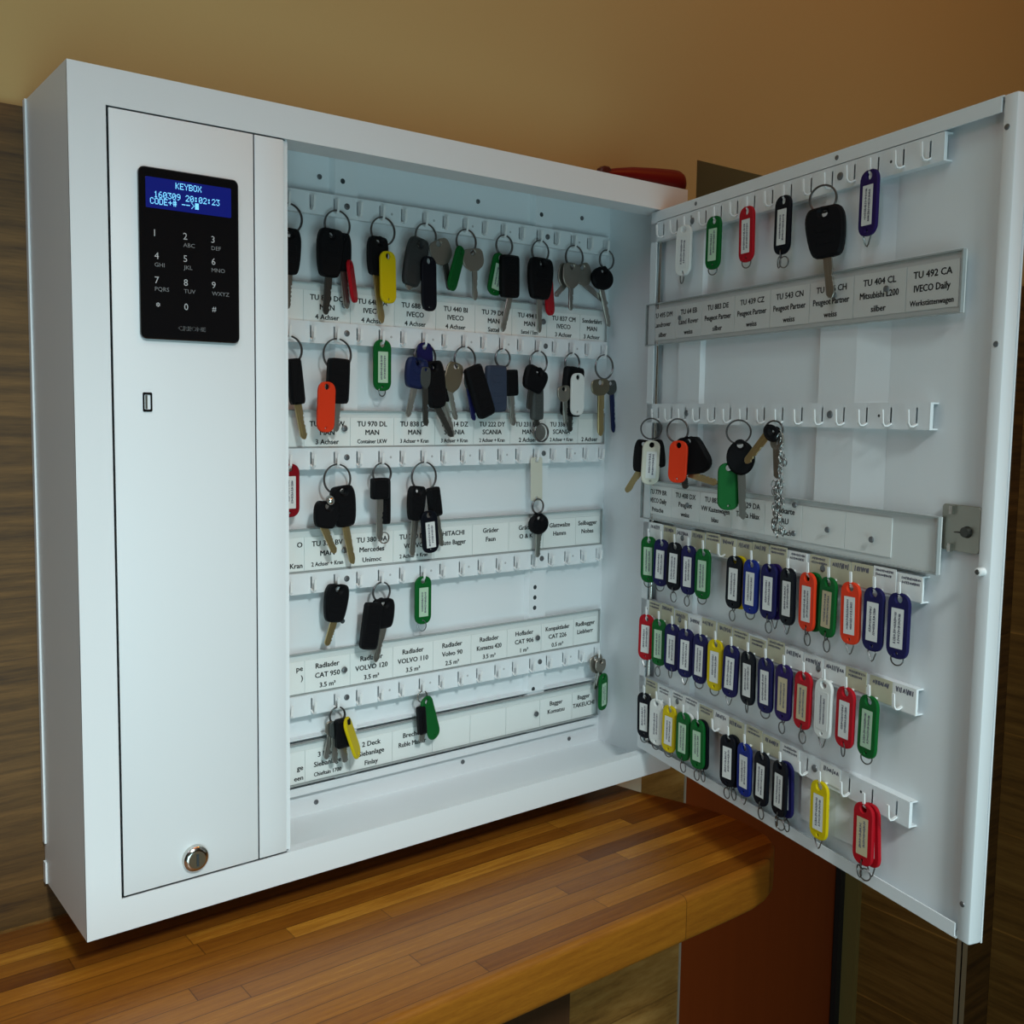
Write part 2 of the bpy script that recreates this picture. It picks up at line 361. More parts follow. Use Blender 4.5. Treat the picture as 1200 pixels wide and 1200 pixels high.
b = MB(); b.box(-0.0016, -0.0001, -0.007, -0.0006, 0.0355, H); b.box(-0.0016, -0.0001, -0.007, -0.0006, 0, 0.0185)
b.build('back_flange', WHITE, kc, smooth=False)
# fixed control panel at the keypad side
b = MB(); b.box(0.0283, 0.1405, -D - 0.0001, -D + 0.0012, 0.0283, 0.6222, bev=0.0004)
b.build('control_panel', WHITE, kc)
b = MB(); b.box(0.1416, 0.1665, -D - 0.0001, -D + 0.0012, 0.0283, 0.6222, bev=0.0004)
b.box(0.1665, 0.1715, -D + 0.003, -D + 0.0042, 0.0283, 0.6222); b.box(0.1704, 0.1716, -D + 0.0042, -0.0056, T, H - T)
b.build('side_post', WHITE, kc)
# keypad
kx, kz = 0.0872, 0.5207
b = MB(); b.plate(rrect(0.0782, 0.1262, 0.0045, 5, kx, kz), D + 0.0020, 0.0038, 0.0008, FLAT)
kp = b.build('keypad', GLASSBLACK, kc)
kp['label'] = 'black glossy keypad with lit blue display'
b = MB(); b.plate(rrect(0.0668, 0.0224, 0.001, 3, 0.0864, 0.5653), D + 0.00405, 0.0004, 0, FLAT)
b.build('display', SCREEN, kp)
DOT = {'K': '8CA9CA9', 'E': 'F88E88F', 'Y': '', 'B': '', 'O': '', 'X': ''}
FONT5 = {'K': ("#...#", "#..#.", "#.#..", "##...", "#.#..", "#..#.", "#...#"), 'E': ("#####", "#....", "#....", "####.", "#....", "#....", "#####"),
 'Y': ("#...#", "#...#", ".#.#.", "..#..", "..#..", "..#..", "..#.."), 'B': ("####.", "#...#", "#...#", "####.", "#...#", "#...#", "####."),
 'O': (".###.", "#...#", "#...#", "#...#", "#...#", "#...#", ".###."), 'X': ("#...#", "#...#", ".#.#.", "..#..", ".#.#.", "#...#", "#...#"),
 'C': (".###.", "#...#", "#....", "#....", "#....", "#...#", ".###."), 'D': ("####.", "#...#", "#...#", "#...#", "#...#", "#...#", "####."),
 '1': ("..#..", ".##..", "..#..", "..#..", "..#..", "..#..", ".###."), '6': ("..##.", ".#...", "#....", "####.", "#...#", "#...#", ".###."),
 '0': (".###.", "#...#", "#..##", "#.#.#", "##..#", "#...#", ".###."), '3': ("#####", "...#.", "..#..", "...#.", "....#", "#...#", ".###."),
 '9': (".###.", "#...#", "#...#", ".####", "....#", "...#.", ".##.."), '2': (".###.", "#...#", "....#", "...#.", "..#..", ".#...", "#####"),
 ':': (".....", ".##..", ".##..", ".....", ".##..", ".##..", "....."), '+': (".....", "..#..", "..#..", "#####", "..#..", "..#..", "....."),
 '#': (".#.#.", ".#.#.", "#####", ".#.#.", "#####", ".#.#.", ".#.#."), '-': (".....", ".....", ".....", "#####", ".....", ".....", "....."),
 '>': (".#...", "..#..", "...#.", "....#", "...#.", "..#..", ".#..."), '_': ("#####",) * 7, ' ': (".....",) * 7}
b = MB(); cw, px, pz = 0.00345, 0.00058, 0.00066
for line, x0, zc in (('KEYBOX', 0.0757, 0.5722), ('160309 20:02:23', 0.0592, 0.5640), ('CODE+# -->_', 0.0562, 0.5590)):
    for i, ch in enumerate(line):
        for rr, row in enumerate(FONT5[ch]):
            for cc, q in enumerate(row):
                if q == '#':
                    x = x0 + i * cw + cc * px; z = zc + (3 - rr) * pz
                    b.quad([(x, -D - 0.0043, z), (x + px * .94, -D - 0.0043, z), (x + px * .94, -D - 0.0043, z + pz * .94), (x, -D - 0.0043, z + pz * .94)])
b.build('display_lettering', PIXEL, kp, smooth=False)
b = MB(); f = FRONT(-D - 0.0040)
for r_, row in enumerate((('1', '2', '3'), ('4', '5', '6'), ('7', '8', '9'), ('*', '0', '#'))):
    for c_, ch in enumerate(row):
        x = 0.0589 + 0.0223 * c_; z = (0.5362, 0.5195, 0.5016, 0.4833)[r_]
        if ch == '*':
            for a in range(3):
                ca, sa = math.cos(R(90 + 60 * a)) * 0.0016, math.sin(R(90 + 60 * a)) * 0.0016; nx, nz = -sa * .25, ca * .25
                b.quad([f(x + 0.0022 + ca + nx, z + sa + nz), f(x + 0.0022 - ca + nx, z - sa + nz), f(x + 0.0022 - ca - nx, z - sa - nz), f(x + 0.0022 + ca - nx, z + sa - nz)])
        else: b.text(ch, x, z, 0.0052 if ch != '#' else 0.0042, f, align='LEFT')
        sub = {'2': 'ABC', '3': 'DEF', '4': 'GHI', '5': 'JKL', '6': 'MNO', '7': 'PQRS', '8': 'TUV', '9': 'WXYZ'}.get(ch)
        if sub: b.text(sub, x, z - 0.0066, 0.0031, f, 1, align='LEFT', xs=1.1)
b.text('CREONE', 0.0872, 0.4668, 0.0032, f, 0, xs=1.25, bold=0.03)
b.build('keypad_legend', [LEGEND, LEGEND2], kp, smooth=False)
# service port and cylinder lock
b = MB(); b.plate(rrect(0.0072, 0.0145, 0.001, 3, 0.0530, 0.4103), D + 0.0006, 0.001, 0.0002, FLAT, 0, [rrect(0.0046, 0.0112, 0.0005, 2, 0.0530, 0.4103)])
up = b.build('service_port', GLASSBLACK, kc); up['label'] = 'small metal socket framed in black'
b = MB(); b.box(0.0514, 0.0530, -D - 0.0006, -D - 0.0002, 0.4052, 0.4154); b.build('contact_tongue', STEEL, up, smooth=False)
b = MB(); b.lathe([(-D - 0.0060, 0.0070), (-D - 0.0058, 0.0084), (-D - 0.0040, 0.0103), (-D - 0.0002, 0.0108)], 32, 'y', (0.0852, 0, 0.0445))
cl = b.build('cylinder_lock', CHROME, kc); cl['label'] = 'round chrome cylinder lock'
b = MB(); b.lathe([(-D - 0.0066, 0.0068), (-D - 0.0060, 0.0070)], 28, 'y', (0.0852, 0, 0.0445)); b.build('lock_plug', BRONZE, cl)
b = MB(); b.box(0.0842, 0.0862, -D - 0.0069, -D - 0.0066, 0.0395, 0.0495); b.build('keyway', HOLE, cl, smooth=False)

def screw(mb, x, z, y, r=0.003, h=0.0012, mi=0): mb.lathe([(y - h, r * .55), (y - h * .7, r * .9), (y, r)], 14, 'y', (x, 0, z), mi)
# mounting strips and wall screws inside
STRIP = (0.288, 0.5405)
for sx in STRIP:
    b = MB(); P = [(-0.0155, 0.0), (-0.0125, 0.006), (0.0125, 0.006), (0.0155, 0.0)]
    for (x0, y0), (x1, y1) in zip(P, P[1:]):
        b.quad([(sx + x0, -0.0056 - y0, 0.0345), (sx + x1, -0.0056 - y1, 0.0345), (sx + x1, -0.0056 - y1, 0.6480), (sx + x0, -0.0056 - y0, 0.6480)])
    h = sx - STRIP[0] > .1
    for zz in ((0.565, 0.445, 0.4, 0.325, 0.28, 0.205, 0.193, 0.181, 0.165, 0.085, 0.626) if h else (0.626, 0.565, 0.445, 0.325, 0.205, 0.195, 0.085)):
        b.lathe([(-0.0119, 0.0022), (-0.0116, 0.0026)], 12, 'y', (sx - 0.004, 0, zz), 1)
    b.build('mounting_strip', [WHITE, HOLE], kc, smooth=False)
def screws(name, parent, y, r, h, pts):
    o0 = None
    for x, z in pts:
        if o0 is None: b = MB(); screw(b, 0, 0, 0, r, h); o0 = b.build(name, SCREW, parent, (x, y, z))
        else: o = o0.copy(); COL.objects.link(o); o.parent = parent; o.location = (x, y, z)
screws('wall_screw', kc, -0.0056, 0.0026, 0.0012, ((0.262, 0.628), (0.452, 0.630), (0.603, 0.631), (0.257, 0.012), (0.44, 0.016), (0.60, 0.012)))

def rail_mesh(mb, x0, x1, hooks, zc, yf, depth, mi=0):
    """channel rail: front with a slot behind every hook, top and bottom returns"""
    h, sw, s0, s1 = 0.0102, 0.00075, -0.0054, 0.0064
    xs = [x0] + [v for k in hooks for v in (k - sw, k + sw)] + [x1]
    for i, (a, c) in enumerate(zip(xs, xs[1:])):
        for (z0, z1) in (((-h, h),) if i % 2 == 0 else ((-h, s0), (s1, h))):
            mb.quad([(a, yf, zc + z0), (c, yf, zc + z0), (c, yf, zc + z1), (a, yf, zc + z1)], mi)
    t = 0.0012
    for s in (-1, 1): mb.box(x0, x1, yf + 0.00005, yf + depth, zc + s * h - (t if s > 0 else 0), zc + s * h + (0 if s > 0 else t), mi)
    for xe in (x0, x1): mb.box(xe - 0.0004, xe + 0.0004, yf, yf + 0.003, zc - h, zc + h, mi)
def hook_mesh(mb, x, zc, yf, mi=0, wd=0.0022):
    P = [(0.001, -0.0056), (-0.0036, -0.0078), (-0.0066, -0.0076), (-0.0082, -0.0054), (-0.0090, 0.0048)]
    t = 0.0011; up = []; n = len(P)
    for i, (y, z) in enumerate(P):
        a = Vector(P[max(i - 1, 0)]); c = Vector(P[min(i + 1, n - 1)]); d = (c - a).normalized(); nn = Vector((-d.y, d.x)) * t / 2
        up.append((Vector((y, z)) + nn, Vector((y, z)) - nn))
    L = [[mb.v((x + sx * wd / 2, yf + q.x, zc + q.y)) for q in (u[0], u[1])] for u in up for sx in (-1,)]
    Rr = [[mb.v((x + wd / 2, yf + q.x, zc + q.y)) for q in (u[0], u[1])] for u in up]
    for i in range(n - 1):
        mb.face([L[i][0], L[i + 1][0], Rr[i + 1][0], Rr[i][0]], mi); mb.face([L[i][1], Rr[i][1], Rr[i + 1][1], L[i + 1][1]], mi)
        mb.face([L[i][0], L[i][1], L[i + 1][1], L[i + 1][0]], mi); mb.face([Rr[i][0], Rr[i + 1][0], Rr[i + 1][1], Rr[i][1]], mi)
    mb.face([L[-1][0], L[-1][1], Rr[-1][1], Rr[-1][0]], mi)

HX0, HP = 0.2457, 0.0254
ROWZ = [0.6003 - 0.1207 * i for i in range(5)]
YR = -0.018
first = None; few = MB()
for rz in ROWZ:
    hooks = [HX0 + HP * k for k in range(-2, 16)]
    b = MB(); rail_mesh(b, 0.1745, 0.6365, hooks, rz, YR, 0.0066)
    for x in (HX0 + HP * 1.5 + 0.0012, HX0 + HP * 11.6): screw(b, x, rz + 0.0008, YR, 0.0031, mi=1)
    for x in (HX0 + HP * 3.55, HX0 + HP * 5.55, HX0 + HP * 7.5, HX0 + HP * 9.5, HX0 + HP * 13.5): b.lathe([(YR - 0.0001, 0.0011), (YR, 0.0013)], 10, 'y', (x, 0, rz), 2)
    ra = b.build('hook_rail', [WHITE, SCREW, LEGEND], kc, smooth=False)
    for i, x in enumerate(hooks):
        if i < 8:
            if first is None:
                q = MB(); hook_mesh(q, 0, 0, 0); first = q.build('hook', WHITE2, ra, (x, YR, rz), smooth=False)
            else:
                o = first.copy(); COL.objects.link(o); o.parent = ra; o.location = (x, YR, rz)
        else: hook_mesh(few, x, rz, YR)
hs = few.build('hook', WHITE2, kc, smooth=False); hs['kind'] = 'stuff'

def holder(parent, x0, x1, z0, z1, y, cards, edges, cz, ch, texts, sub):
    """clear sleeve holding printed cards; y is the sleeve's front"""
    b = MB(); b.box(x0, x1, y + 0.0030, y + 0.0042, z0, z1, 0, 0.0004)
    t = 0.0011
    for q in ((x0, x1, z1 - t, z1), (x0, x1, z0, z0 + t), (x0, x0 + t, z0 + t, z1 - t), (x1 - t, x1, z0 + t, z1 - t)): b.box(q[0], q[1], y, y + 0.0030, q[2], q[3], 1)
    b.quad([(x0 + t, y + 0.0004, z0 + t), (x1 - t, y + 0.0004, z0 + t), (x1 - t, y + 0.0004, z1 - t), (x0 + t, y + 0.0004, z1 - t)], 2)
    ho = b.build('label_holder', [HOLDERBACK, HOLDEREDGE, CLEAR], parent, smooth=False)
    for (a, c), lines in zip(zip(edges, edges[1:]), texts):
        b = MB(); b.box(a + 0.0004, c - 0.0004, y + 0.0022, y + 0.0028, cz - ch / 2, cz + ch / 2)
        f = FRONT(y + 0.00205); wmax = (c - a) * 0.92
        n = len(lines)
        for i, ln in enumerate(lines):
            if not ln: continue
            al = 'CENTER'; cx = (a + c) / 2
            if ln[0] == '>': ln = ln[1:]; al = 'RIGHT'; cx = c - 0.002
            zz = cz + ch * ((0.29, -0.01, -0.33)[i])
            hgt = 0.0052 if i < 2 else (0.0049 if len(ln) < 10 else 0.0042)
            b.text(ln, cx, zz, hgt, f, 1, al, wmax if al == 'CENTER' else None, xs=1.04 if len(ln) < 11 else 0.9, bold=0.045)
        b.build('label_card', [CARD, INK], ho if sub else parent, smooth=False)
    return ho
HOLDEREDGE = mat('holder_edge', (0.34, 0.37, 0.37), 0.35)
E0 = [0.1892 + 0.0508 * k for k in range(9)] + [0.6335]
LAB = [
 [('', '', ''), ('TU 800 DO', 'MAN', '4 Achser'), ('TU 648 EA', 'IVECO', '4 Achser'), ('TU 688 EV', 'IVECO', '4 Achser'), ('TU 440 BI', 'IVECO', '4 Achser'), ('TU 79 DN', 'MAN', 'Sattel'), ('TU 494 DL', 'MAN', 'Sattel / Szm'), ('TU 837 CM', 'IVECO', '3 Achser'), ('Sonderfahrt', 'MAN', '3 Achser')],
 [('', '', ''), ('TU 410 CW', 'MAN', '3 Achser'), ('TU 970 DL', 'MAN', 'Container LKW'), ('TU 838 DV', 'MAN', '3 Achser + Kran'), ('TU 114 DZ', 'SCANIA', '3 Achser + Kran'), ('TU 222 DY', 'SCANIA', '2 Achser + Kran'), ('TU 231 DX', 'MAN', '2 Achser'), ('TU 338 DV', 'SCANIA', '2 Achser + Kran'), ('', '', '2 Achser')],
 [('>O', '', '>Kran'), ('TU 330 BV', 'MAN', '2 Achser + Kran'), ('TU 380 DA', 'Mercedes', 'Unimoc'), ('TU 220 DA', 'VOLVO', '2 Achser + Kran'), ('HITACHI', 'Auto Bagger', ''), ('Gräder', 'Faun', ''), ('Gräder', 'O & K', ''), ('Glattwalze', 'Hamm', ''), ('Seilbagger', 'Nobas', '')],
 [('>pe', '>)', ''), ('Radlader', 'CAT 950', '3.5 m³'), ('Radlader', 'VOLVO 120', '3.5 m³'), ('Radlader', 'VOLVO 110', '3.5 m³'), ('Radlader', 'Volvo 90', '2.5 m³'), ('Radlader', 'Komatsu 420', '3.5 m³'), ('Hoflader', 'CAT 906', '1 m³'), ('Kompaktlader', 'CAT 226', '0.5 m³'), ('Radbagger', 'Liebherr', '')],
 [('', '>ge', '>een'), ('3 Deck', 'Siebanlage', 'Chieftain 1700'), ('2 Deck', 'Siebanlage', 'Finlay'), ('Brecher', 'Ruble Master', ''), ('', '', ''), ('', '', ''), ('', '', ''), ('Bagger', 'Komatsu', ''), ('Bagger', 'TAKEUCHI', '')]]
HZ = [(0.4885, 0.5270), (0.3690, 0.4060), (0.2485, 0.2915), (0.1275, 0.1695), (0.0375, 0.0795)]
for (z0, z1), lab in zip(HZ, LAB):
    cz = z0 + (z1 - z0) * 0.42; ch = (z1 - z0) * 0.76
    ho = holder(kc, 0.1745, 0.6372, z0, z1, -0.0165, None, E0, cz, ch, lab, True)
    screws('holder_screw', ho, -0.0167, 0.0032, 0.0018, [(x, z0 + 0.019) for x in (0.2832, 0.5375)])
b = MB(); b.box(0.1745, 0.6372, -0.0135, -0.0056, 0.0262, 0.0275); b.box(0.1745, 0.6372, -0.0135, -0.0125, 0.0275, 0.034); b.box(0.1745, 0.6372, -0.0135, -0.0056, 0.0822, 0.0834)
b.build('lower_ledge', WHITE, kc, smooth=False)

# ------------------------------------------------------------------ the open door (local x runs from hinge to lock edge, -y towards the inside face)
DA = -1.8334538
HINGE = Vector((0.60848, -0.11016, 0.0))
DW_, DB, DT = 0.4523, 0.0303, 0.6219
LU, LB, LT = 0.4413, 0.0410, 0.6110
b = MB(); th = 0.0130
b.box(0.0, DW_, th - 0.0012, th, DB, DT)
b.box(0.0, DW_ - 0.0113, 0.0, th - 0.0012, DT - 0.0012, DT); b.box(0.0, DW_ - 0.0113, 0.0, th - 0.0012, DB, DB + 0.0012)
b.box(0.0, 0.0012, 0.0, th - 0.0012, DB + .0012, DT - .0012)
b.box(0.0012, LU - 0.0018, 0.0, 0.0012, LT, DT - 0.0012); b.box(0.0012, LU - 0.0018, 0.0, 0.0012, DB + 0.0012, LB)
b.box(0.0012, 0.0115, 0.0, 0.0012, LB, LT)
b.box(LU, DW_, 0.0, th - 0.0012, DB, DT, 0, 0.0016)
b.box(0.0168, LU - 0.0004, 0.0086, 0.0098, DB + 0.0015, DT - 0.0015)
door = b.build('door', WHITE, kc, smooth=True, loc=HINGE, rot=(0, 0, DA))
door['label'] = 'open white steel door lined with hook rails'
b = MB(); b.lathe([(LB, 0.0018), (LT, 0.0018)], 12, 'z', (0.0142, 0.0035, 0)); b.build('hinge_rod', CHROME, door)
for P in ([(0.0500, 0.0085), (0.0540, 0.0040), (0.0930, 0.0040), (0.0960, 0.0085)], [(0.2640, 0.0085), (0.2680, 0.0040), (0.3110, 0.0040), (0.3430, 0.0085)]):
    b = MB()
    for (u0, y0), (u1, y1) in zip(P, P[1:]): b.quad([(u0, y0, 0.052), (u1, y1, 0.052), (u1, y1, DT - 0.002), (u0, y0, DT - 0.002)])
    b.quad([(u, y, 0.052) for u, y in P]); b.build('mounting_strip', WHITE, door, smooth=False)
DU0, DP = 0.0248, 0.0254
DZ = [0.600, 0.4065, 0.277, 0.191, 0.1035]
for rz in DZ:
    hooks = [DU0 + DP * k for k in range(15)]
    b = MB(); rail_mesh(b, 0.0005, 0.3925, hooks, rz, 0.0, 0.0084)
    for x in (0.078, 0.288): screw(b, x, rz + 0.0006, 0.0, 0.0033, mi=1)
    for x in (0.0124, 0.3425): b.lathe([(-0.0001, 0.0010), (0.0, 0.0012)], 10, 'y', (x, 0, rz), 2)
    b.build('hook_rail', [WHITE, SCREW, HOLE], door, smooth=False)
    for x in hooks:
        o = first.copy(); COL.objects.link(o); o.parent = door; o.location = (x, 0, rz)
screws('lip_screw', door, 0.0, 0.0021, 0.0006, ((0.083, 0.6167), (0.283, 0.6165), (0.445, 0.60), (0.445, 0.058), (0.446, 0.456)))
E1 = [0.0010, 0.0512, 0.0975, 0.1510, 0.2034, 0.2556, 0.3076, 0.3626, 0.4115]
holder(door, -0.0055, 0.4155, 0.4797, 0.5245, -0.0008, None, E1, 0.5015, 0.0335,
       [('TU 495 DM', 'Landrover', 'silber'), ('TU 64 EB', 'Land Rover', 'weiss'), ('TU 883 DE', 'Peugeot Partner', 'silber'), ('TU 439 CZ', 'Peugeot Partner', 'weiss'), ('TU 543 CN', 'Peugeot Partner', 'weiss'), ('TU 646 CH', 'Peugeot Partner', 'weiss'), ('TU 404 CL', 'Mitsubishi L200', 'silber'), ('TU 492 CA', 'IVECO Daily', 'Werkstättenwagen')], False)
E2 = [0.0000, 0.0530, 0.1045, 0.1570, 0.2070, 0.2575, 0.3097, 0.3605]
holder(door, -0.0060, 0.4065, 0.2905, 0.3335, -0.0008, None, E2, 0.3125, 0.0310,
       [('TU 779 BR', 'IVECO Daily', 'Pritsche'), ('TU 408 DX', 'Peugeot', 'weiss'), ('TU 883 CU', 'VW Kastenwagen', 'blau'), ('TU 429 DA', 'Toyota Hilux', ''), ('Tankkarte', 'MAU', 'Schlauch'), ('', '', ''), ('', '', '')], False)
screws('holder_screw', door, -0.001, 0.0026, 0.0014, ((0.086, 0.313), (0.292, 0.311), (0.342, 0.309), (0.288, 0.505), (0.345, 0.504), (0.062, 0.505), (0.250, 0.328), (0.2502, 0.303)))
b = MB(); b.plate(rrect(0.0335, 0.0335, 0.0025, 3, 0.4205, 0.3265), -0.0060, 0.0016, 0.0003, FLAT)
lp = b.build('lock_plate', PLATE, door); lp['label'] = 'square zinc lock plate'
b = MB(); b.lathe([(0.0022, 0.0036), (0.0052, 0.0044)], 18, 'y', (0.4265, 0, 0.3245), 1); b.box(0.4165, 0.4265, 0.0035, 0.0052, 0.3232, 0.3240, 1)
for z in (0.3393, 0.3120): b.box(0.4125, 0.4152, 0.0020, 0.0052, z - 0.0030, z + 0.0030)
b.build('lock_bolt', [CHROME, DARKMETAL], door)
b = MB(); b.lathe([(-0.0055, 0.0022), (-0.0050, 0.0030), (0.0, 0.0030)], 16, 'y', (0.4462, 0, 0.2993)); b.lathe([(-0.0060, 0.0016), (-0.0054, 0.0020)], 12, 'y', (0.4462, 0, 0.2993), 1)
b.build('buffer_peg', [WHITE2, DARKMETAL], door)
b = MB(); b.lathe([(th, 0.0022), (th + 0.003, 0.0022), (th + 0.0034, 0.0038), (th + 0.007, 0.0036), (th + 0.0082, 0.0018)], 16, 'y', (0.441, 0, 0.3185))
b.build('door_knob', WHITE2, door)
def scribble(mb, w, h, y, seed, cx=0, cz=0, mi=1, vertical=False, lines=2):
    """small handwritten strokes"""
    r = random.Random(seed); f = (lambda a, c: (cx + (c if vertical else a), y, cz + (-a if vertical else c)))
    for ln in range(lines):
        zc = h * ((ln + 0.5) / lines - 0.5) * -0.95; x = -w / 2 * r.uniform(0.75, 0.98); end = w / 2 * r.uniform(0.6, 0.98); lh = h / lines * 0.62
        while x < end:
            k = r.choice((0, 0, 1, 2)); s = lh * r.uniform(0.7, 1.1); t = lh * 0.13
            P = [[(x, zc - s / 2), (x + s * .12, zc + s / 2)], [(x, zc + s / 2), (x + s * .25, zc - s / 2), (x + s * .5, zc + s / 2)], [(x, zc - s / 3), (x + s * .25, zc + s / 3), (x + s * .45, zc - s / 3)]][k]
            for (a0, c0), (a1, c1) in zip(P, P[1:]):
                d = Vector((a1 - a0, c1 - c0)); n = Vector((-d.y, d.x)).normalized() * t
                mb.quad([f(a0 + n.x, c0 + n.y), f(a1 + n.x, c1 + n.y), f(a1 - n.x, c1 - n.y), f(a0 - n.x, c0 - n.y)], mi)
            x += s * (0.42, 0.72, 0.66)[k] * r.uniform(.8, 1.25)
for ri, ks in ((2, range(15)), (3, range(15)), (4, list(range(10)) + [11])):
    for k in ks:
        q = random.Random(ri * 50 + k)
        b = MB(); x = DU0 + DP * k + 0.0035 + q.uniform(-.0015, .0015); z = DZ[ri] + 0.0012 + q.uniform(-.0012, .0012); ww, hh_ = 0.0232, q.uniform(0.0165, 0.0205)
        b.box(x - ww / 2, x + ww / 2, -0.0006, -0.0002, z - hh_ / 2, z + hh_ / 2)
        scribble(b, ww * 0.9, 0.0072, -0.0007, ri * 97 + k, x, z + hh_ / 2 - 0.0045, lines=2 if q.random() < .4 else 1)
        b.build('paper_slip', [q.choice((SLIP, SLIP, CARD)), HANDINK], door, smooth=False)

# ------------------------------------------------------------------ red pen on top
pn = tag(empty('marker_pen', (0.600, -0.105, 0.65)), 'fat dark red plastic marker pen lying on top of the key cabinet', 'pen')
b = MB(); prof = [(-0.060, 0.0030), (-0.055, 0.0048), (-0.040, 0.0066), (-0.020, 0.0086), (0.010, 0.0104), (0.040, 0.0118), (0.050, 0.0120), (0.055, 0.0112), (0.0585, 0.0090), (0.0600, 0.0050)]
rings = []
for a, r in prof:
    rings.append([b.v((a, r * math.cos(2 * math.pi * k / 24), 0.0002 + r * (1 + 0.98 * math.sin(2 * math.pi * k / 24)))) for k in range(24)])
for A, B in zip(rings, rings[1:]):
    for k in range(24): b.face([A[k], A[(k + 1) % 24], B[(k + 1) % 24], B[k]])
b.face(rings[0]); b.face(rings[-1]); b.build('barrel', REDP, pn)
b = MB(); b.plate([(-0.068, 0.003), (-0.066, 0.0090), (-0.062, 0.0116), (-0.055, 0.0120), (-0.051, 0.0095), (-0.050, 0.0060), (-0.054, 0.002), (-0.064, 0.001)], 0.0, 0.009, 0.0015, FLAT)
b.build('clip', mat('dark_red_plastic', (0.07, 0.006, 0.006), 0.4), pn)

# ------------------------------------------------------------------ keys and tags
def axis_xf(p0, p1, yc, yaw=0.0):
    """maps (across, thickness, along) of a plate hanging from p0 towards p1 (mm, x z) to local metres"""
    dx, dz = p1[0] - p0[0], p1[1] - p0[1]; L = math.hypot(dx, dz); dx /= L; dz /= L
    ax, az = -dz, dx; c, s = math.cos(yaw), math.sin(yaw)
    def xf(a, b, l):
        return Vector(((p0[0] + ax * c * a - ax * s * b + dx * l) / 1000, yc - (s * a + c * b) / 1000, (p0[1] + az * c * a - az * s * b + dz * l) / 1000))
    return xf, L
PAPERS = {'green': PAPERGREEN, 'tan': PAPERTAN}
def tag_shape(w=20.0, L=51.0):
    P = []
    for a0, cz in ((180, 9.0), (0, L - 9.0)):
        for i in range(13):
            a = R(a0 + 180 * i / 12); x = w / 2 * math.cos(a); z = 9.0 * math.sin(a)
            P.append((math.copysign(abs(x / (w / 2)) ** 0.75, x) * w / 2 if abs(x) > 1e-9 else 0.0, cz + z * 0.98))
    return P
def tag_parts(mb, xf, L=51.0, w=20.0, window=True):
    holes = [circ(3.0, 14, 0, 5.0), circ(1.1, 10, 0, L - 4.2)]
    mb.plate(tag_shape(w, L), 0.0, 3.2, 0.7, xf, 0, holes)
    if window: mb.plate(rrect(w * 0.64, L * 0.64, 1.2, 3, 0, 12.0 + L * 0.30), 1.7, 0.3, 0.0, xf, 0, [rrect(w * 0.585, L * 0.61, 0.6, 2, 0, 12.0 + L * 0.30)])
def tag_paper(mb, xf, seed, L=51.0, w=20.0):
    cz = 12.0 + L * 0.30
    mb.plate(rrect(w * 0.57, L * 0.60, 0.3, 1, 0, cz), 1.72, 0.16, 0.0, xf)
    s = MB(); scribble(s, L * 0.52, w * 0.40, 0, seed, vertical=True, mi=1, lines=2)
    for f in s.bm.faces: mb.face([mb.v(xf(v.co.x, 1.83, cz - v.co.z)) for v in f.verts], 1)
    s.bm.free()
def wire_loop(mb, xf, kind, L=51.0, r=0.58):
    z0 = L - 4.2
    def ring(cx, cz, rx, rz, tilt, n=20, start=0, sweep=360, ph=0.0):
        pts = [(rx * math.cos(R(start + sweep * i / n)) , rz * math.sin(R(start + sweep * i / n))) for i in range(n if sweep == 360 else n + 1)]
        mb.tube([xf(cx + p * math.cos(tilt), p * math.sin(tilt) + ph, cz + q) for p, q in pts], r / 1000, sweep == 360, 7)
    if kind == 0: ring(0, z0 + 4.2, 4.8, 5.0, R(-15))
    elif kind == 1: ring(0, z0 + 3.2, 3.4, 3.6, R(60)); ring(1.0, z0 + 11.0, 5.0, 5.4, R(10))
    elif kind == 2: mb.tube([xf(a, 0.3, z0 + c) for a, c in ((-2.6, 2.2), (-4.2, 4.6), (-1.2, 11.0), (0.2, 12.0), (1.6, 10.6), (4.0, 4.2), (2.4, 1.6), (0.0, 0.4))], r / 1000, False, 7)
    elif kind == 3:
        ring(0.5, z0 + 2.8, 3.0, 3.2, R(20), 12, -90, 250); ring(-1.0, z0 + 11.0, 4.8, 5.0, R(12), 18, -70, 330)
    elif kind == 4: ring(-1.0, z0 + 5.5, 4.4, 6.0, R(25), 18, -80, 300)
    elif kind == 5: ring(-1.5, z0 + 3.4, 3.2, 3.8, R(50)); ring(-3.2, z0 + 10.2, 4.6, 4.8, R(25)); ring(3.0, z0 + 10.8, 4.4, 4.8, R(-15))
_TAGS = {}
def key_tag(loc, rz, color, paper, seed, wire, label, group, swing=0.0, yaw=0.0, flip=False):
    """tag with a window hung on a hook; its hole is the origin"""
    xf, _ = axis_xf((0, 5), (0, -46), 0.0)
    ck = (color,)
    if ck not in _TAGS:
        b = MB(); tag_parts(b, xf); o = b.build('key_tag', TAGM[color]); _TAGS[ck] = o.data
    else:
        o = bpy.data.objects.new('key_tag', _TAGS[ck]); COL.objects.link(o)
    o.location = loc; o.rotation_euler = (0, swing, rz + yaw)
    tag(o, label, 'key tag', group)
    pk = ('p', paper, seed % 7)
    if pk not in _TAGS:
        b = MB(); tag_paper(b, xf, seed % 7 + 11); p = b.build('paper_insert', [PAPERS.get(paper, PAPER), HANDINK], o, smooth=False); _TAGS[pk] = p.data
    else:
        p = bpy.data.objects.new('paper_insert', _TAGS[pk]); COL.objects.link(p); p.parent = o
    wk = ('w', wire)
    if wire is not None:
        if wk not in _TAGS:
            b = MB(); wire_loop(b, xf, wire); p = b.build('wire_ring', WIRE, o); _TAGS[wk] = p.data
        else:
            p = bpy.data.objects.new('wire_ring', _TAGS[wk]); COL.objects.link(p); p.parent = o
    return o

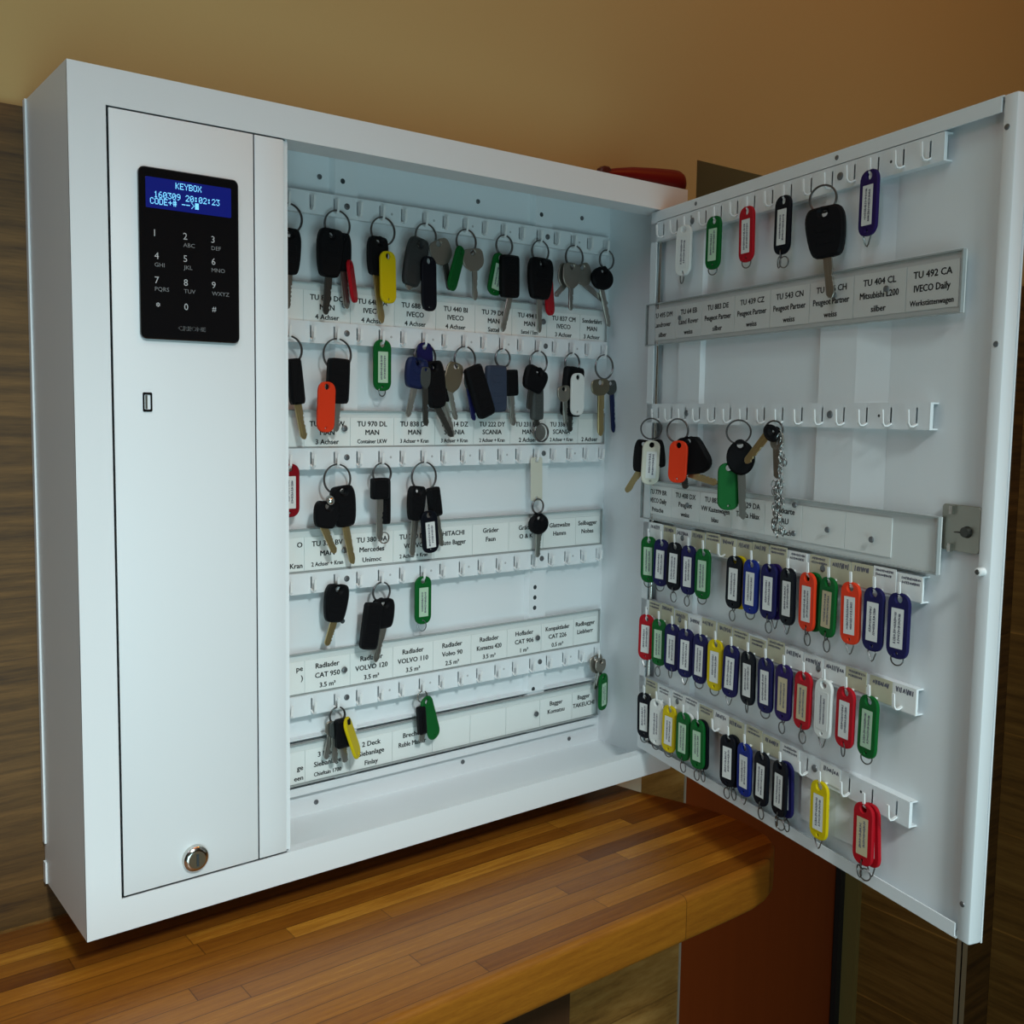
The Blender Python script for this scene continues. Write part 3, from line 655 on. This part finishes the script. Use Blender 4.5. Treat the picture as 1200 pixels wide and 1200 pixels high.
HEADS = {'fob': [(-.36, 0), (-.22, -.015), (.22, -.015), (.36, 0), (.44, .06), (.50, .20), (.50, .40), (.46, .70), (.38, .93), (.26, 1.0), (-.26, 1.0), (-.38, .93), (-.46, .70), (-.50, .40), (-.50, .20), (-.44, .06)],
 'wide': [(-.16, 0), (.16, 0), (.26, .05), (.42, .42), (.50, .62), (.49, .80), (.40, .92), (.25, 1.0), (-.25, 1.0), (-.40, .92), (-.49, .80), (-.50, .62), (-.42, .42), (-.26, .05)],
 'long': [(-.38, 0), (.38, 0), (.46, .03), (.50, .09), (.50, .88), (.46, .96), (.36, 1.0), (-.36, 1.0), (-.46, .96), (-.50, .88), (-.50, .09), (-.46, .03)]}
HEADS['round'] = [(0.5 * math.cos(R(a)), 0.5 + 0.5 * math.sin(R(a))) for a in range(0, 360, 18)]
HEADS['bow'] = [(-.30, 0), (.30, 0), (.46, .12), (.50, .32), (.50, .62), (.40, .82), (.24, .93), (.17, 1.0), (-.17, 1.0), (-.24, .93), (-.40, .82), (-.50, .62), (-.50, .32), (-.46, .12)]
KM = {'black': BLACKP, 'charcoal': CHARP, 'grey': GREYKEY, 'dark': DARKP, 'navy': NAVYP, 'bronze': BRONZE, 'slate': SLATE}
BM = {'steel': STEEL, 'brass': BRASS, 'dark': DARKMETAL, 'blue': BLUEMETAL, 'navy': NAVYP}
def bunch(root, items, seed):
    step = 0.0055
    for i, it in enumerate(items):
        t = it[0]
        if t == 'ring':
            r = it[1] / 1000; c = it[2] if len(it) > 2 else (0.0, -it[1] + 1.0)
            b = MB(); n = 34; q = random.Random(seed + i); ph = q.uniform(60, 120)
            yr = 0.0 if len(it) < 3 else -0.0035
            path = [Vector((c[0] / 1000 + r * math.cos(R(ph + a)), yr + 0.0008 * math.sin(R(a / 2)) - 0.0004, c[1] / 1000 + r * math.sin(R(ph + a)))) for a in [k * 700 / (2 * n) for k in range(2 * n + 1)]]
            b.tube(path, 0.00082 if it[1] > 7 else 0.0006, False, 7); b.build('split_ring', STEEL if it[1] < 8 else WIRE, root)
        elif t == 'disc':
            b = MB(); b.lathe([(-0.0042, it[1] / 1000), (-0.0030, it[1] / 1000)], 24, 'y', (it[2][0] / 1000, 0, it[2][1] / 1000)); b.build('trolley_coin', STEEL, root)
        elif t == 'ball':
            b = MB(); rr = it[1] / 1000; b.lathe([(-rr * math.cos(R(a)), rr * math.sin(R(a))) for a in range(4, 180, 16)], 18, 'y', (it[2][0] / 1000, -0.013, it[2][1] / 1000)); b.build('metal_ball', CHROME, root)
        elif t == 'chain':
            b = MB(); (x0, z0), (x1, z1) = it[1], it[2]; L = math.hypot(x1 - x0, z1 - z0); q = random.Random(seed * 3 + i); nl = max(4, int(L / 3.2)); clump = 1 if L < 35 else 3
            for s in range(clump):
                for k in range(nl):
                    f = (k + .5) / nl; cx = x0 + (x1 - x0) * f + (q.uniform(-5, 5) if clump > 1 else q.uniform(-1.2, 1.2)); cz = z0 + (z1 - z0) * f + q.uniform(-1, 1); a0 = R(q.uniform(-25, 25)); al = R(90 * (k % 2) + q.uniform(-25, 25)); y = q.uniform(4, 9)
                    P = []
                    for a in range(0, 360, 30):
                        u = 1.7 * math.cos(R(a)); v = 3.3 * math.sin(R(a)); uu = u * math.cos(al); yy = u * math.sin(al)
                        P.append(Vector(((cx + uu * math.cos(a0) - v * math.sin(a0)) / 1000, -(y + yy) / 1000, (cz + uu * math.sin(a0) + v * math.cos(a0)) / 1000)))
                    b.tube(P, 0.0006, True, 6)
            b.build('chain', DULLSTEEL, root)
        elif t == 'strip':
            xf, L = axis_xf(it[2], it[3], 0.0); b = MB(); w = it[4]; b.plate(rrect(w, L, 2.0, 3, 0, L / 2), 0.0, 1.6, 0.3, xf, 0, [circ(2.4, 12, 0, 3.4), circ(1.6, 12, 0, L - 3.4)]); b.build('plastic_strip', CREAMTAG, root)
        elif t == 'tag':
            _, col, p0, p1, w, lay, window = it
            L = math.hypot(p1[0] - p0[0], p1[1] - p0[1]); k_ = max(0.2, min(1.0, w / 20.0)); t_ = max(0.0, (root.location.x + 0.2022) / 0.8534) if root.rotation_euler.z == 0 else 0.0
            yaw = -(math.acos(k_ / math.hypot(1, t_)) - math.atan(t_))
            xf, L = axis_xf(p0, p1, -step * lay - 0.002, yaw); b = MB(); tag_parts(b, xf, L, 20.0, bool(window)); o = b.build('tag', TAGM[col], root); o['label'] = col + ' plastic tag'
            if window:
                b = MB(); tag_paper(b, xf, seed + i, L); b.build('paper_insert', [PAPERGREEN if col == 'green' else PAPER, HANDINK], o, smooth=False)
        elif t == 'key':
            _, style, hm, bl, p0, p1, p2, w, lay = it
            xf, L = axis_xf(p0, p1, -step * lay - 0.002); th = {'bow': 2.4, 'fob': 8.5, 'wide': 9.0, 'long': 9.0, 'round': 7.5}[style]; w = min(w, 46)
            b = MB(); P = [(a * w, c * L) for a, c in HEADS[style]]
            # round off the outline with one corner-cutting pass
            P = [q for i_ in range(len(P)) for q in ((P[i_ - 1][0] * .25 + P[i_][0] * .75, P[i_ - 1][1] * .25 + P[i_][1] * .75), (P[i_][0] * .75 + P[(i_ + 1) % len(P)][0] * .25, P[i_][1] * .75 + P[(i_ + 1) % len(P)][1] * .25))]
            hr = min(w * .13, 3.0); hole = [circ(hr, 14, 0, max(hr + 1.2, L * .12))] if style in ('bow', 'round', 'fob', 'wide') else []
            b.plate(P, 0.0, th, min(th * .3, 2.2), xf, 0, hole)
            if style in ('fob', 'long') and L > 30 and w > 16:
                for zz in ((0.42, 0.66) if style == 'fob' else (0.30, 0.52, 0.74)):
                    b.plate(rrect(w * .5, L * .15, w * .07, 3, 0, L * zz), th / 2 + 0.05, 0.7, 0.25, xf)
            o = b.build('key_head', KM[hm], root)
            BL = math.hypot(p2[0] - p1[0], p2[1] - p1[1])
            if BL > 4:
                ux, uz = (p2[0] - p1[0]) / BL, (p2[1] - p1[1]) / BL; s0 = (p1[0] - ux * 3, p1[1] - uz * 3)
                xb, BL = axis_xf(s0, p2, -step * lay - 0.002); bw = 9.5 if (bl == 'brass' and style == 'bow') else 7.2 if style != 'bow' else 6.2
                q = random.Random(seed * 7 + i); Q = [(-bw / 2, 0), (bw / 2, 0), (bw / 2, BL * .35)]
                z = BL * .38
                while z < BL * .9: Q += [(bw / 2 - q.uniform(.3, 1.7), z), (bw / 2 - q.uniform(0, .8), z + BL * .05)]; z += BL * .11
                Q += [(bw * .22, BL * .97), (0, BL), (-bw * .3, BL * .97), (-bw / 2, BL * .9)]
                b = MB(); b.plate(Q, 0.0, 2.3, 0.3, xb)
                b.plate(rrect(bw * .22, BL * .8, bw * .08, 2, -bw * .12, BL * .5), 1.2, 0.35, 0.0, xb)
                b.build('key_blade', BM[bl], o)

MAIN_KEYS = {
 (0,-1): [('ring', 13.5), ('key', 'fob', 'black', 'steel', (-3.7, -23.3), (-3.9, -64.8), (-4.9, -95.8), 24.0, 1)],
 (0,1): [('ring', 13.5), ('key', 'fob', 'black', 'steel', (3.6, -20.5), (5.4, -55.6), (10.1, -90.7), 18.5, 0), ('key', 'fob', 'black', 'dark', (-10.5, -18.9), (-13.2, -63.4), (-16.0, -98.5), 27.2, 1), ('tag', 'red', (10.4, -44.2), (17.0, -84.8), 5.6, 0.5, 0)],
 (0,3): [('ring', 13.5), ('key', 'fob', 'black', 'brass', (-6.5, -19.2), (-8.3, -56.3), (-1.2, -102.1), 22.4, 0), ('tag', 'yellow', (-2.5, -33.2), (-1.2, -83.8), 17.5, 2, 0)],
 (0,5): [('ring', 12.5), ('key', 'bow', 'grey', 'dark', (12.6, -13.9), (23.5, -37.7), (29.2, -63.1), 26.5, 0), ('key', 'fob', 'charcoal', 'steel', (-11.9, -16.5), (-23.8, -63.7), (-26.8, -66.5), 24.5, 1), ('tag', 'black', (-5.9, -33.4), (-4.4, -88.1), 17.5, 2.2, 0)],
 (0,7): [('ring', 12.5), ('key', 'bow', 'grey', 'steel', (6.3, -17.8), (10.0, -41.1), (11.6, -71.1), 27.8, 0), ('tag', 'green', (-9.3, -18.1), (-22.9, -63.5), 9.8, 0.6, 0)],
 (0,9): [('ring', 11), ('key', 'long', 'black', 'steel', (1.6, -20.7), (2.4, -65.7), (-6.3, -102.4), 24.6, 1), ('tag', 'green', (-5.8, -19.1), (-15.4, -63.9), 18.6, 0, 1)],
 (0,11): [('ring', 12), ('key', 'fob', 'black', 'steel', (-6.3, -20.2), (-7.7, -64.5), (-6.8, -100.6), 34.3, 1.3), ('tag', 'red', (10.2, -35.5), (15.1, -80.1), 11.2, 0, 0)],
 (0,13): [('ring', 13), ('key', 'bow', 'grey', 'steel', (9.1, -18.6), (17.8, -42.8), (52.3, -60.5), 23.8, 0), ('key', 'bow', 'grey', 'steel', (-18.0, -21.8), (-22.4, -47.6), (-33.5, -58.8), 20.4, 1), ('key', 'bow', 'grey', 'steel', (-15.3, -21.2), (-15.8, -49.4), (-15.1, -73.8), 25.7, 2)],
 (0,15): [('ring', 11), ('key', 'round', 'black', 'steel', (-11.3, -19.9), (-11.8, -46.1), (1.9, -87.3), 34.0, 0.6)],
 (1,-1): [('ring', 13), ('key', 'long', 'black', 'brass', (0.1, -20.0), (5.1, -62.4), (12.1, -95.1), 14.9, 1)],
 (1,1): [('ring', 15), ('key', 'long', 'black', 'steel', (-0.7, -17.8), (-2.6, -61.0), (-3.6, -88.1), 23.2, 0.5), ('tag', 'orange', (-18.1, -40.4), (-20.0, -88.6), 18.1, 2, 0)],
 (1,3): [('tag', 'green', (-2.1, 1.0), (-2.9, -46.0), 19.7, 0, 1)],
 (1,5): [('tag', 'navy', (-1.0, 2.9), (1.4, -38.6), 18.9, -0.3, 0), ('ring', 13), ('key', 'fob', 'navy', 'steel', (-13.0, -14.3), (-17.9, -44.4), (-24.8, -73.6), 25.8, 1), ('key', 'fob', 'black', 'dark', (4.5, -17.0), (12.4, -63.8), (31.2, -93.7), 25.5, 0.8), ('key', 'bow', 'dark', 'dark', (-6.5, -22.7), (-7.3, -45.0), (-6.0, -82.1), 12.4, 1.8)],
 (1,7): [('ring', 13.5), ('key', 'bow', 'bronze', 'steel', (-15.9, -16.7), (-24.2, -47.7), (-15.2, -75.9), 21.8, 1), ('key', 'fob', 'black', 'steel', (-21.8, -26.5), (-29.0, -56.6), (-16.6, -93.8), 17.3, 0.3), ('key', 'long', 'black', 'blue', (1.6, -19.7), (22.7, -72.1), (22.7, -73.0), 22.6, 1.6), ('key', 'bow', 'dark', 'blue', (4.0, -22.0), (4.3, -45.3), (11.5, -76.7), 13.5, 0.2)],
 (1,9): [('ring', 10), ('key', 'long', 'black', 'steel', (9.5, -21.0), (11.3, -49.6), (15.5, -82.1), 17.9, 0), ('key', 'long', 'slate', 'dark', (-14.9, -17.4), (-14.0, -67.4), (-14.0, -68.4), 26.7, 1)],
 (1,11): [('ring', 12.5), ('key', 'fob', 'black', 'dark', (-5.8, -19.0), (-16.3, -43.6), (-18.3, -64.2), 32.0, 1), ('key', 'long', 'dark', 'dark', (-4.9, -40.5), (-4.1, -75.4), (-4.0, -82.1), 16.2, 0.4), ('ring', 10, (3.1, -89.7)), ('disc', 9, (0.3, -89.7))],
 (1,13): [('ring', 11), ('key', 'long', 'black', 'dark', (1.9, -14.8), (-3.1, -71.3), (-2.6, -88.9), 29.0, 0), ('key', 'bow', 'grey', 'steel', (-19.5, -36.8), (-16.4, -55.0), (-14.4, -80.0), 19.4, 1), ('tag', 'white', (-0.7, -21.9), (-0.7, -70.2), 23.7, 1.6, 0)],
 (1,15): [('ring', 14), ('key', 'bow', 'dark', 'navy', (8.6, -28.7), (12.0, -45.7), (16.4, -90.1), 18.2, 0), ('key', 'bow', 'bronze', 'brass', (-13.4, -27.5), (-11.4, -47.2), (-9.9, -93.9), 28.8, 1)],
 (2,-1): [('tag', 'darkred', (-0.3, 1.5), (1.3, -41.3), 15.9, 0, 1)],
 (2,1): [('ring', 14.5), ('key', 'fob', 'black', 'brass', (2.7, -20.4), (7.4, -60.0), (16.1, -97.8), 26.5, 0.3), ('key', 'fob', 'black', 'brass', (-15.9, -34.1), (-19.6, -59.3), (-7.6, -84.2), 25.7, 1.5), ('ball', 5, (-15.0, -32.8))],
 (2,3): [('ring', 10.5), ('key', 'long', 'black', 'steel', (3.4, -14.6), (3.7, -60.3), (3.7, -62.9), 9.1, 0), ('key', 'long', 'black', 'steel', (-6.9, -13.1), (-6.8, -34.4), (-6.7, -75.5), 19.8, 1), ('ring', 5.5, (0.7, -74.0))],
 (2,5): [('ring', 15), ('key', 'long', 'black', 'steel', (9.9, -25.3), (14.5, -55.8), (22.5, -87.9), 15.1, 0), ('key', 'fob', 'black', 'steel', (-12.2, -23.3), (-15.0, -58.3), (-17.9, -95.1), 20.9, 0.8), ('tag', 'black', (-2.7, -47.8), (0.9, -92.2), 20.1, 2, 1)],
 (2,11): [('strip', 'cream', (-0.0, 3.2), (1.1, -45.9), 16.4), ('ring', 8, (-0.0, -51.6)), ('key', 'round', 'black', 'steel', (0.3, -60.1), (0.9, -83.4), (0.2, -109.5), 27.8, 0.5)],
 (3,1): [('key', 'fob', 'black', 'brass', (-0.2, 3.7), (-5.0, -33.1), (-12.5, -55.9), 25.6, 0)],
 (3,3): [('ring', 10), ('key', 'fob', 'black', 'steel', (-0.4, -15.6), (-0.2, -45.4), (-9.2, -79.4), 25.2, 0.4), ('key', 'long', 'black', 'dark', (-15.0, -16.6), (-21.8, -63.3), (-21.8, -64.2), 19.7, 1.5)],
 (3,5): [('tag', 'green', (-2.1, 3.2), (-3.8, -44.3), 19.3, 0, 1)],
 (4,1): [('ring', 8.5), ('key', 'bow', 'grey', 'steel', (-6.9, -11.6), (-8.8, -25.9), (-13.6, -49.2), 13.3, 0), ('key', 'bow', 'dark', 'steel', (-6.2, -10.7), (-6.2, -28.8), (-5.3, -53.3), 11.4, 0.7), ('key', 'long', 'black', 'steel', (0.3, -8.2), (1.2, -37.8), (4.1, -53.2), 16.3, 1.4), ('tag', 'yellow', (1.6, -7.3), (16.2, -49.1), 5.7, 2.2, 0)],
 (4,5): [('ring', 6), ('key', 'long', 'black', 'steel', (-6.0, -13.3), (-3.6, -43.1), (-4.6, -51.2), 9.7, 0.8), ('tag', 'green', (1.5, -5.3), (15.1, -52.2), 14.1, 0.2, 0)],
 (4,15): [('ring', 5), ('key', 'bow', 'grey', 'steel', (-6.0, 5.1), (0.3, -16.8), (-4.7, -37.0), 21.3, 0), ('key', 'bow', 'grey', 'steel', (-0.2, 1.0), (-1.1, -15.6), (-4.8, -31.8), 17.1, 0.8), ('tag', 'green', (0.3, -15.9), (0.3, -60.9), 12.8, 1.6, 1)],
}
DOOR_KEYS = {
 (0,10): (0.518, [('ring', 11), ('key', 'fob', 'black', 'steel', (3.5, -18.3), (8.0, -59.0), (12.2, -92.2), 32.1, 0.8)]),
 (1,0): (0.913, [('ring', 11), ('key', 'fob', 'black', 'brass', (-6.9, -22.6), (-11.4, -56.8), (-24.7, -79.5), 18.2, 0), ('key', 'fob', 'black', 'brass', (5.8, -22.4), (11.2, -51.6), (9.4, -53.5), 14.5, 0), ('tag', 'cream', (2.0, -22.3), (0.6, -69.9), 18.1, 1.2, 1)]),
 (1,2): (0.495, [('ring', 12), ('key', 'wide', 'black', 'brass', (21.5, -16.7), (25.7, -54.2), (54.6, -61.2), 45.3, 2.7), ('key', 'wide', 'black', 'dark', (10.6, -19.7), (12.6, -51.7), (16.1, -69.8), 25.0, 1.2), ('tag', 'orange', (15.9, -20.2), (14.5, -63.0), 20.9, 4.3, 0)]),
 (1,6): (0.838, [('ring', 11), ('tag', 'green', (-7.6, -38.6), (-6.9, -83.5), 18.7, 0.4, 0), ('key', 'round', 'black', 'steel', (2.0, -17.6), (4.7, -50.0), (7.7, -91.3), 26.0, 1)]),
 (1,8): (0.539, [('ring', 8), ('key', 'round', 'black', 'brass', (5.5, -6.3), (-5.0, -13.3), (-22.2, -37.4), 16.9, 0.9), ('key', 'bow', 'grey', 'steel', (3.8, -8.6), (3.6, -25.2), (5.4, -50.0), 12.3, 0), ('chain', (6.3, -8.5), (11.3, -37.6)), ('chain', (11.9, -33.8), (6.1, -60.5)), ('chain', (7.3, -53.6), (9.9, -98.9))]),
}

MLAB = {
 (0, -1): 'black car key half hidden behind the keypad panel in the cabinet\'s top row', (0, 1): 'two black car keys with a thin red tag edge in the cabinet\'s top row',
 (0, 3): 'black car key with a bright yellow tag hanging in the cabinet\'s top row', (0, 5): 'grey and charcoal keys with a solid black tag in the cabinet\'s top row',
 (0, 7): 'single grey key beside an edge-on green tag in the cabinet\'s top row', (0, 9): 'black rectangular remote key with a green windowed tag in the cabinet\'s top row',
 (0, 11): 'black remote key with a red tag tip peeking out below, cabinet\'s top row', (0, 13): 'fan of three plain grey keys on a ring in the cabinet\'s top row',
 (0, 15): 'small round black key beside the cabinet\'s door-side wall, top row',
 (1, -1): 'black key with long brass blade half hidden behind the keypad panel, second row', (1, 1): 'black key with a solid orange tag in the cabinet\'s second row',
 (1, 5): 'blue-headed key with a black fob and a navy tag in the cabinet\'s second row', (1, 7): 'bronze and black keys with a tilted long fob in the cabinet\'s second row',
 (1, 9): 'slate blue fob with a black key on a thin ring in the cabinet\'s second row', (1, 11): 'black key with a round metal trolley coin in the cabinet\'s second row',
 (1, 13): 'grey and black keys behind a solid white tag in the cabinet\'s second row', (1, 15): 'brass key with a thin navy blade beside the door-side wall, second row',
 (2, 1): 'two black keys with a silver metal ball in the cabinet\'s third row', (2, 3): 'black key with a flat dark holder and a tiny ring, cabinet\'s third row',
 (2, 5): 'black keys with a black windowed tag on a large ring, cabinet\'s third row', (2, 11): 'round black key hanging low from a long cream plastic strip, third row',
 (3, 1): 'black key with brass blade hung directly on its hook in the fourth row', (3, 3): 'black remote and black key on a small ring in the cabinet\'s fourth row',
 (4, 1): 'tangle of small keys with an edge-on yellow tag in the cabinet\'s bottom row', (4, 5): 'small black key with a twisted green tag in the cabinet\'s bottom row',
 (4, 15): 'two grey keys with a narrow green tag in the cabinet\'s bottom row'}
for (r, k), items in MAIN_KEYS.items():
    loc = (HX0 + HP * k, -0.0235, ROWZ[r] - 0.0065)
    if len(items) == 1 and items[0][0] == 'tag': continue
    cat = 'keys' if sum(i[0] == 'key' for i in items) > 1 else 'key'
    e = tag(empty('key_bunch' if cat == 'keys' else 'hanging_key', loc), MLAB[(r, k)], cat, 'key rings inside the cabinet')
    bunch(e, items, r * 20 + k + 3)
DLAB = {(0, 10): 'large black car key on the open door\'s top hook rail', (1, 0): 'black and brass keys with a cream tag beside the door hinge', (1, 2): 'big black wedge-shaped keys behind a plain orange tag on the door',
 (1, 6): 'round black key with a plain green tag on the door\'s second rail', (1, 8): 'metal keys with a clump of silver chain on the door\'s second rail'}
dM = Matrix.Translation(HINGE) @ Matrix.Rotation(DA, 4, 'Z')
def on_door(u, y, z): return dM @ Vector((u, y, z))
for (r, k), (yaw, items) in DOOR_KEYS.items():
    cat = 'keys' if sum(i[0] == 'key' for i in items) > 1 else 'key'
    e = tag(empty('key_bunch' if cat == 'keys' else 'hanging_key', on_door(DU0 + DP * k, -0.0085, DZ[r] - 0.0065), DA + yaw), DLAB[(r, k)], cat, 'key rings on the open door')
    bunch(e, items, 300 + r * 20 + k)
for (r, k), color, paper, wire, label in (((1, 3), 'green', 'green', 0, 'bright green key tag hanging alone inside the cabinet, second row'), ((2, -1), 'darkred', 'white', None, 'dark red key tag half hidden behind the keypad panel, third row'), ((3, 5), 'green', 'green', 4, 'bright green key tag hanging alone inside the cabinet, fourth row')):
    key_tag((HX0 + HP * k - 0.0006, -0.0245, ROWZ[r] - 0.0085), 0.0, color, paper, r * 5 + 2, wire, label, 'single tags inside the cabinet')

TAGS = [
 # rail, hook, colour, paper, wire, label, behind
 (0, 2, 'white', 'white', 4, 'white key tag on the open door\'s top rail, close to the hinge', 0), (0, 4, 'green', 'green', 0, 'green key tag hanging on the open door\'s top rail', 0),
 (0, 6, 'red', 'white', 0, 'red key tag hanging on the open door\'s top rail', 0), (0, 8, 'black', 'white', 5, 'black key tag with two wire rings on the door\'s top rail', 0),
 (0, 12, 'violet', 'white', 2, 'dark violet key tag alone near the free end of the door\'s top rail', 0),
 (2, 0, 'green', 'green', 0, 'green key tag on the hook next to the hinge, upper crowded door rail', 0), (2, 1, 'navy', 'white', 0, 'navy key tag between the green and black tags by the hinge, upper crowded rail', 0),
 (2, 2, 'black', 'white', 1, 'black key tag third from the hinge on the door\'s upper crowded rail', 0), (2, 3, 'navy', 'white', 3, 'navy key tag fourth from the hinge on the door\'s upper crowded rail', 0),
 (2, 4, 'green', 'green', 0, 'green key tag beside the one empty hook of the upper crowded rail', 0), (2, 6, 'black', 'white', 3, 'black key tag with yellow tag behind it, upper crowded rail on the door', 0),
 (2, 6, 'yellow', 'white', None, 'yellow key tag mostly hidden behind a black tag, upper crowded door rail', 1), (2, 7, 'blue', 'white', 0, 'bright blue key tag on the door\'s upper crowded rail', 0),
 (2, 8, 'navy', 'white', 1, 'navy key tag in front of a dark violet tag, upper crowded door rail', 0), (2, 8, 'violet', 'white', 2, 'dark violet key tag half hidden behind a navy tag, upper crowded rail', 1),
 (2, 9, 'black', 'white', 2, 'black key tag beside the orange tag that covers green, upper crowded rail', 0), (2, 10, 'orange', 'white', 1, 'orange key tag with a green tag behind it, upper crowded rail', 0),
 (2, 10, 'green', 'green', None, 'green key tag mostly hidden behind an orange tag, upper crowded rail', 1), (2, 11, 'green', 'tan', 1, 'green key tag with tan paper between two orange tags, upper crowded rail', 0),
 (2, 12, 'orange', 'white', 2, 'orange key tag next to the two navy tags ending the upper crowded rail', 0), (2, 13, 'navy', 'white', 2, 'navy key tag last but one on the door\'s upper crowded rail', 0),
 (2, 14, 'navy', 'white', 0, 'navy key tag at the free end of the door\'s upper crowded rail', 0),
 (3, 0, 'red', 'white', 2, 'red key tag next to the hinge on the door\'s middle crowded rail', 0), (3, 1, 'green', 'green', 3, 'green key tag second from the hinge on the middle crowded rail', 0),
 (3, 2, 'navy', 'white', 4, 'navy key tag third from the hinge, after the green, middle crowded rail', 0), (3, 3, 'navy', 'white', 2, 'navy key tag fourth from the hinge on the door\'s middle crowded rail', 0),
 (3, 4, 'navy', 'white', 0, 'navy key tag just before the yellow tag on the middle crowded rail', 0), (3, 5, 'yellow', 'white', 0, 'yellow key tag between navy tags on the door\'s middle crowded rail', 0),
 (3, 6, 'navy', 'white', 2, 'navy key tag just after the yellow tag on the middle crowded rail', 0), (3, 7, 'black', 'white', 4, 'black key tag among navy tags on the door\'s middle crowded rail', 0),
 (3, 8, 'navy', 'white', 0, 'navy key tag just after the black tag on the middle crowded rail', 0), (3, 9, 'violet', 'tan', 3, 'dark violet key tag beside a red tag on the middle crowded rail', 0),
 (3, 10, 'red', 'tan', 1, 'red key tag with tan paper beside the white tag, middle crowded rail', 0), (3, 11, 'white', 'white', 2, 'white key tag between two red tags on the door\'s middle crowded rail', 0),
 (3, 12, 'red', 'white', 4, 'red key tag between the white and green tags, middle crowded rail', 0), (3, 13, 'green', 'green', 0, 'green key tag at the free end of the middle crowded rail', 0),
 (4, 0, 'black', 'white', 0, 'black key tag next to the hinge on the door\'s lowest rail', 0), (4, 1, 'white', 'white', 0, 'white key tag between the black and yellow tags, door\'s lowest rail', 0),
 (4, 2, 'yellow', 'white', 0, 'yellow key tag near the hinge, beside the white tag, door\'s lowest rail', 0), (4, 3, 'green', 'green', 1, 'green key tag right beside the yellow tag on the door\'s lowest rail', 0),
 (4, 3, 'white', 'white', None, 'white key tag peeking out behind a green tag, door\'s lowest rail', 1),
 (4, 4, 'green', 'green', 3, 'green key tag in front of a black tag on the door\'s lowest rail', 0), (4, 4, 'black', 'white', 1, 'black key tag behind a green tag on the door\'s lowest rail', 1),
 (4, 6, 'black', 'white', 3, 'black key tag in front of another beside the blue tag, lowest rail', 0), (4, 6, 'black', 'white', 1, 'black key tag behind another black tag beside the blue tag, lowest rail', 1),
 (4, 7, 'blue', 'white', 2, 'bright blue key tag on the door\'s lowest rail', 0), (4, 8, 'black', 'white', 1, 'black key tag right after the blue tag on the door\'s lowest rail', 0),
 (4, 9, 'black', 'white', 5, 'black key tag with wire rings in front of a navy tag, lowest rail', 0), (4, 9, 'navy', 'white', 1, 'navy key tag behind a black tag on the door\'s lowest rail', 1),
 (4, 11, 'yellow', 'white', 2, 'yellow key tag near the free end of the door\'s lowest rail', 0), (4, 13, 'red', 'tan', 5, 'red key tag with tan paper ending the door\'s lowest rail', 0), (4, 13, 'red', 'white', 2, 'plain red key tag behind the red one with tan paper, lowest rail', 1)]
for i, (r, k, color, paper, wire, label, behind) in enumerate(TAGS):
    q = random.Random(i * 13 + 5)
    near = max(0.0, 1 - k / 9.0)
    yaw = R(16) * near + R(q.uniform(-3, 5)); sw = R(q.uniform(-1.6, 1.6)) + (R(-3.0) if behind else 0)
    key_tag(on_door(DU0 + DP * k + (0.0022 if behind else 0.0), -0.0032 if behind else -0.0074, DZ[r] - 0.0085), DA, color, paper, i * 3 + 1, wire, label,
            ('tags on the door\'s top rail', '', 'tags on the upper crowded rail', 'tags on the middle crowded rail', 'tags on the lowest rail')[r], sw, yaw if not behind else R(-2))
